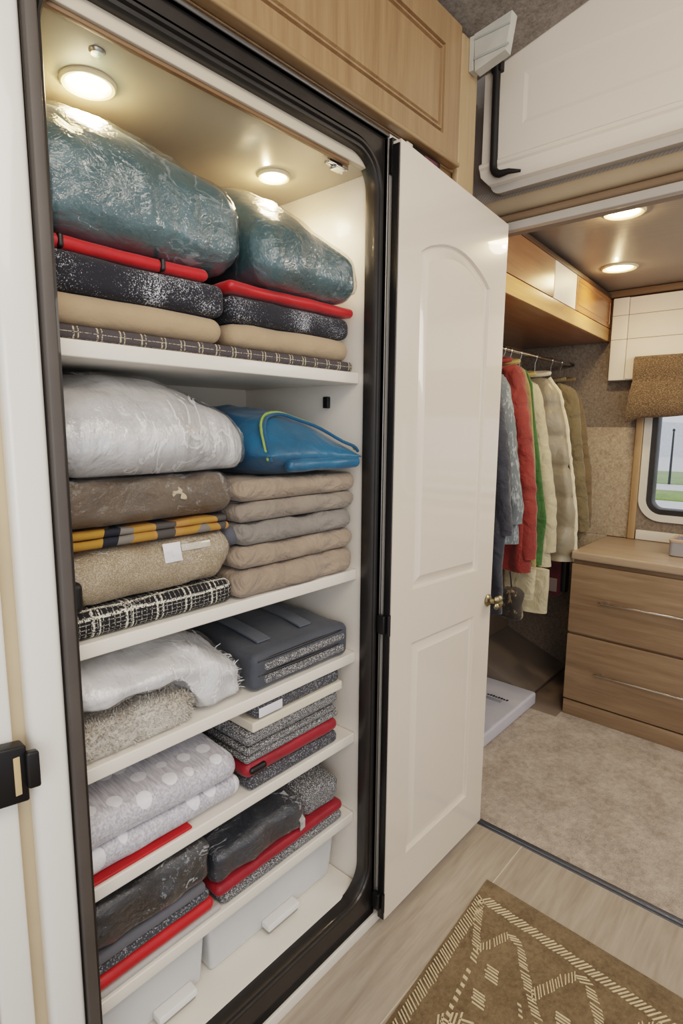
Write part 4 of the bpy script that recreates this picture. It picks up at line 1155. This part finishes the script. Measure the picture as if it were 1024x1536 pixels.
# drawers and counter
dc = thing('drawer_cabinet', 'greyed oak drawer cabinet with two wide drawers under the window', 'cabinet', (3.0, -.4, .006))
DO = (-3.0, .4, -.006)
obj('carcass', mv(box(2.785, 3.292, -1.55, .045, .006, .795, .002), DO), DRAWER, dc)
obj('plinth', mv(box(2.768, 2.785, -1.55, .046, .006, .082, .002), DO), DRAWER, dc)
for z0, z1, hz in ((.436, .778, .612), (.090, .424, .256)):
    dr = obj('drawer', mv(box(2.765, 2.785, -1.54, .047, z0, z1, .003), DO), DRAWER, dc)
    obj('handle', mv(join(tube([(2.748, -.105, hz), (2.748, -.50, hz)], .0055, 10), tube([(2.766, -.125, hz), (2.748, -.125, hz)], .0065, 10), tube([(2.766, -.452, hz), (2.748, -.452, hz)], .0065, 10),
        lathe([(0, 0), (.008, .001), (.008, .007), (0, .008)], 12, (2.748, -.105, hz), 'y')), DO), CHROME, dr)
tag(obj('countertop', mv(box(2.752, 3.292, -1.55, .050, .800, .840, .008), (-3.0, .4, -.84)), COUNTER, None, (3.0, -.4, .84)), 'greyed oak countertop running under the window', 'countertop')
tr = thing('grey_tray', 'small grey open tray with a tan rim on the countertop', 'tray', (3.04, -.43, .841))
def traygeo():
    ol = rrect(-.09, .09, -.11, .11, .02, 5)
    V = []; n = len(ol)
    for off, z in ((-.006, 0), (0, .004), (0, .070), (-.004, .072), (-.008, .070), (-.010, .012)):
        V += [(x + a * off, y + b * off, z) for x, y, a, b in ol]
    F = [tuple(range(n)), tuple(range(5 * n, 6 * n))]
    for k in range(5): F += [(k * n + i, k * n + (i + 1) % n, (k + 1) * n + (i + 1) % n, (k + 1) * n + i) for i in range(n)]
    return V, F
obj('tub', traygeo(), GREYP, tr)
obj('rim', sweep(rrect(-.092, .092, -.112, .112, .02, 5), [(0, .066), (.001, .076), (-.014, .079), (-.015, .07)], lambda x, y, d: (x, y, d)), plain('tan_rim', (190, 160, 134), .5), tr)

# upper white cabinet on the far wall
uc = thing('wall_cabinet', 'cream white wall cabinet with planked front above the woven shade', 'cabinet', (3.27, -.5, 1.675))
obj('carcass', box(-.014, .0295, -.9, .592, 0, .415, .002), PANELW, uc)
obj('door', panelled(1.415, .405, [], [], lambda x, z, d: (-.026 + d, .510 - x, .005 + z), .011), PANELW, uc, smooth=False)
for zz in (.205, .325):
    obj('groove', box(-.0268, -.0262, -.9, .592, zz, zz + .003, .0001), plain('groove_line', (150, 136, 116), .7), uc)
obj('stile', box(-.026, -.0145, .5145, .592, 0, .415, .003), PANELW, uc)

# woven roman shade
rs = thing('roman_blind', 'brown woven roman shade folded up over the window', 'shade', (3.21, -.55, 1.49))
WEAVE = flecked('brown_basket_weave', (88, 70, 49), (150, 126, 96), .5, 200, (.7, .7, 2.4), False)
def shade():
    P = [(.035, .295), (.005, .297), (-.012, .285), (-.016, .24), (-.012, .185), (-.008, .175), (-.014, .165), (-.026, .12), (-.032, .06), (-.026, .015), (-.010, .002), (.012, .006), (.035, .05)]
    V, F = [], []; ny = 30; n = len(P)
    for j in range(ny + 1):
        y = -1.05 + j * (1.56 / ny)
        for x, z in P:
            fl = (max(0, (.17 - z)) * .10 if j == ny else 0)
            V.append((x + .002 * nz(x, y, z, 14), y + fl, z - (.012 * max(0, math.sin((y + .45) * 9)) if z < .05 else 0) - (.03 if (j == ny and z < .05) else 0)))
    for j in range(ny):
        for i in range(n): F.append((j * n + i, j * n + (i + 1) % n, (j + 1) * n + (i + 1) % n, (j + 1) * n + i))
    F += [tuple(range(n)), tuple(ny * n + i for i in range(n))]
    return V, F
obj('cloth', shade(), WEAVE, rs, angle=70)

# window on the far wall
win = bpy.data.objects.new('window_1', None); COL.objects.link(win); win.location = (3.30, -.5, 1.0); tag(win, kind='structure')
wol = rrect(-1.50, -.130, .985, 1.60, .075, 10)
wf = lambda x, z, d: (d, x + .5, z - 1.0)
obj('window_frame', sweep(wol, [(.040, .0), (.038, -.012), (.004, -.016), (.0, -.004)], wf), TRIMW, win)
obj('window_rubber', sweep(wol, [(.004, -.004), (-.004, -.014), (-.026, -.012), (-.030, .0), (-.030, .05)], wf), RUBBER, win)
gl = NB('window_glass'); gl.set(Base_Color=(1, 1, 1, 1), Roughness=.0, Transmission_Weight=1., IOR=1.02)
obj('pane', box(.02, .024, -1.0, .37, -.015, .60, .0001), gl.m, win)

# outside the window; asphalt and hills near-white, daylight glare put into their colour
struct('ground', box(3.4, 60, -40, 60, -.75, -.6, .01), pile('asphalt_daylit', (232, 232, 234), (242, 242, 242), 2, 30, .1, .01, 10))
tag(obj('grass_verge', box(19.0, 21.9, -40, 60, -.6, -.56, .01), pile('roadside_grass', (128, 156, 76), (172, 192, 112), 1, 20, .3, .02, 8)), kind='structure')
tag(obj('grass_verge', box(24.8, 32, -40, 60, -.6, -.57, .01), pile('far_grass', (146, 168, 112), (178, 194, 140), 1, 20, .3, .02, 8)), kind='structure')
def hills():
    V, F = [], []; n = 60
    for i in range(n + 1):
        y = -60 + i * 2.6
        V += [(50, y, -1), (50, y, .6 + 2.0 * nz(0, y, 0, .09) + 1.5), (62, y, -1)]
    for i in range(n): F += [(3 * i, 3 * i + 3, 3 * i + 4, 3 * i + 1), (3 * i + 1, 3 * i + 4, 3 * i + 5, 3 * i + 2)]
    return V, F
tag(obj('hills', hills(), plain('hazy_daylit_hills', (236, 240, 243), .9)), kind='structure')
ut = thing('utility_pole', 'slim dark utility pole outside beyond the window', 'pole', (24.5, 4.0, -.58))
obj('pole', tube([(0, 0, 0), (0, 0, 1.9)], [.045, .03], 10), plain('dark_pole', (70, 74, 78), .8), ut)
obj('insulator', lathe([(.0, 1.9), (.04, 1.91), (.05, 1.96), (.03, 2.0), (0, 2.01)], 10), plain('dark_arm', (70, 74, 78), .8), ut)

# ------------------------------------------------------------------ rug
rug = thing('area_rug', 'brown flatwoven rug with cream stitched zigzag border on the plank floor', 'rug', (1.0, -.8, .0005))
c0, c1 = Vector((1.525, -.182)), Vector((-.6, -.29))
c2 = c1 + Vector((-.045, -1.5)); c3 = c0 + Vector((-.055, -1.5))
RUGM = pile('brown_wool_rug', (98, 80, 56), (134, 113, 84), 10, 240, .8, .004, 80)
def rugmesh():
    V, F = [], []
    nx_, ny_ = 50, 40
    for z in (.010, .0):
        for i in range(nx_ + 1):
            for j in range(ny_ + 1):
                s, t_ = i / nx_, j / ny_
                p = (c0 * (1 - s) + c1 * s) * (1 - t_) + (c3 * (1 - s) + c2 * s) * t_
                e = i in (0, nx_) or j in (0, ny_)
                V.append((p.x - 1.0, p.y + .8, (z if not e else z * .55) ))
    m = (nx_ + 1) * (ny_ + 1); w_ = ny_ + 1
    for i in range(nx_):
        for j in range(ny_):
            a = i * w_ + j; F.append((a, a + 1, a + w_ + 1, a + w_)); F.append((m + a, m + a + w_, m + a + w_ + 1, m + a + 1))
    ring = [i * w_ for i in range(nx_)] + [nx_ * w_ + j for j in range(ny_)] + [i * w_ + ny_ for i in range(nx_, 0, -1)] + [j for j in range(ny_, 0, -1)]
    for k in range(len(ring)):
        a, b = ring[k], ring[(k + 1) % len(ring)]; F.append((a, b, m + b, m + a))
    return V, F
obj('pile_field', rugmesh(), RUGM, rug, angle=60)
random.seed(9)
def stitches(path, width, step=.0135, slant=.55, thick=.006, jit=.003):
    out = []
    P = [Vector(p) for p in path]
    for a, b in zip(P, P[1:]):
        ln = (b - a).length; d = (b - a) / max(1e-6, ln); n_ = Vector((-d.y, d.x))
        k = max(1, int(ln / step))
        for i in range(k):
            c = a + d * (i + .5) * step
            w_ = width * random.uniform(.8, 1.1)
            e = n_ * (w_ / 2) + d * (slant * w_ / 2); f = d * (thick / 2)
            j = Vector((random.uniform(-jit, jit), random.uniform(-jit, jit))) * .4
            q = [c - e - f + j, c - e + f + j, c + e + f + j, c + e - f + j]
            out.append(([(v.x - 1.0, v.y + .8, .0104) for v in q] + [(v.x - 1.0, v.y + .8, .0122) for v in [c - e * .94 - f * .6 + j, c - e * .94 + f * .6 + j, c + e * .94 + f * .6 + j, c + e * .94 - f * .6 + j]],
                        [(4, 5, 6, 7), (0, 1, 5, 4), (1, 2, 6, 5), (2, 3, 7, 6), (3, 0, 4, 7)]))
    return out
inner = [(1.425, -.214), (1.346, -.243), (1.275, -.279), (1.323, -.304), (1.383, -.329), (1.36, -.367), (1.301, -.406), (1.249, -.444), (1.197, -.485), (1.15, -.53)]
z2 = [(1.249, -.444), (1.294, -.465), (1.349, -.49), (1.388, -.515), (1.372, -.547), (1.334, -.574), (1.27, -.61), (1.2, -.655)]
z3 = [(1.255, -.62), (1.30, -.645), (1.36, -.68), (1.384, -.71), (1.36, -.74), (1.29, -.78)]
CREAMY = plain('cream_wool_stitch', (206, 186, 152), .9, var=.12, vs=60, bumps=(400, .4))
st_ = stitches([(1.443, -.209), (.975, -.237), (-.45, -.32)], .032, .0105, .6, .0048) + stitches([(1.443, -.212), (1.406, -.718), (1.36, -1.6)], .032, .0105, .6, .0048)
tag(obj('stitched_border', join(*st_), CREAMY, rug, smooth=False), kind='stuff')
zz_ = stitches(inner, .022, .0095, .7, .0045) + stitches(z2, .026, .0095, .7, .0045) + stitches(z3, .026, .0095, .7, .0045)
zz_ += stitches([(1.275, -.279), (1.228, -.292)], .018) + stitches([(1.215, -.294), (1.06, -.315)], .012, .022, .3, .010)
zz_ += stitches([(1.035, -.300), (1.061, -.318), (1.02, -.345), (.96, -.40)], .034, .012) + stitches([(1.061, -.318), (1.09, -.35), (1.05, -.40)], .03, .012) + stitches([(1.215, -.43), (1.165, -.455)], .010, .014)
tag(obj('stitched_zigzag', join(*zz_), CREAMY, rug, smooth=False), kind='stuff')
for x, y in ((1.235, -.343), (1.153, -.349), (1.235, -.527), (1.10, -.50), (1.13, -.64)):
    obj('stitched_diamond', join(*stitches([(x + .022, y + .006), (x - .022, y - .010)], .034, .0085, .35, .0048)), CREAMY, rug, smooth=False)

# ------------------------------------------------------------------ light
w_ = bpy.data.worlds.new('sky'); scn.world = w_; w_.use_nodes = True
bg = w_.node_tree.nodes['Background']; bg.inputs[0].default_value = (.92, .95, 1., 1); bg.inputs[1].default_value = .56
def area(name, loc, tgt, size, e, col=(1, 1, 1)):
    l_ = bpy.data.lights.new(name, 'AREA'); l_.shape = 'RECTANGLE'; l_.size, l_.size_y = size; l_.energy = e; l_.color = col
    o = bpy.data.objects.new(name, l_); COL.objects.link(o); o.location = loc
    o.rotation_euler = (Vector(tgt) - Vector(loc)).to_track_quat('-Z', 'Y').to_euler()
    return o
area('room_fill_overhead', (.3, -1.5, 2.6), (.6, -.6, .6), (1.4, 1.0), 21, (1, .87, .73))  # unseen fill lamp added above and behind the camera
area('room_fill_side', (-.9, -1.9, 1.5), (1.0, 0, .9), (1.4, 1.2), 12, (.98, .99, 1.))  # cool fill lamp added behind the camera, no window modelled there
area('bedroom_fill', (2.3, -1.3, 2.0), (2.6, .1, .9), (.8, .6), 9, (1, .92, .82))  # unseen fill lamp added to brighten the bedroom and carpet

scn.view_settings.view_transform = 'Filmic'
try: scn.view_settings.look = 'Medium High Contrast'
except Exception: pass
scn.view_settings.exposure = .47
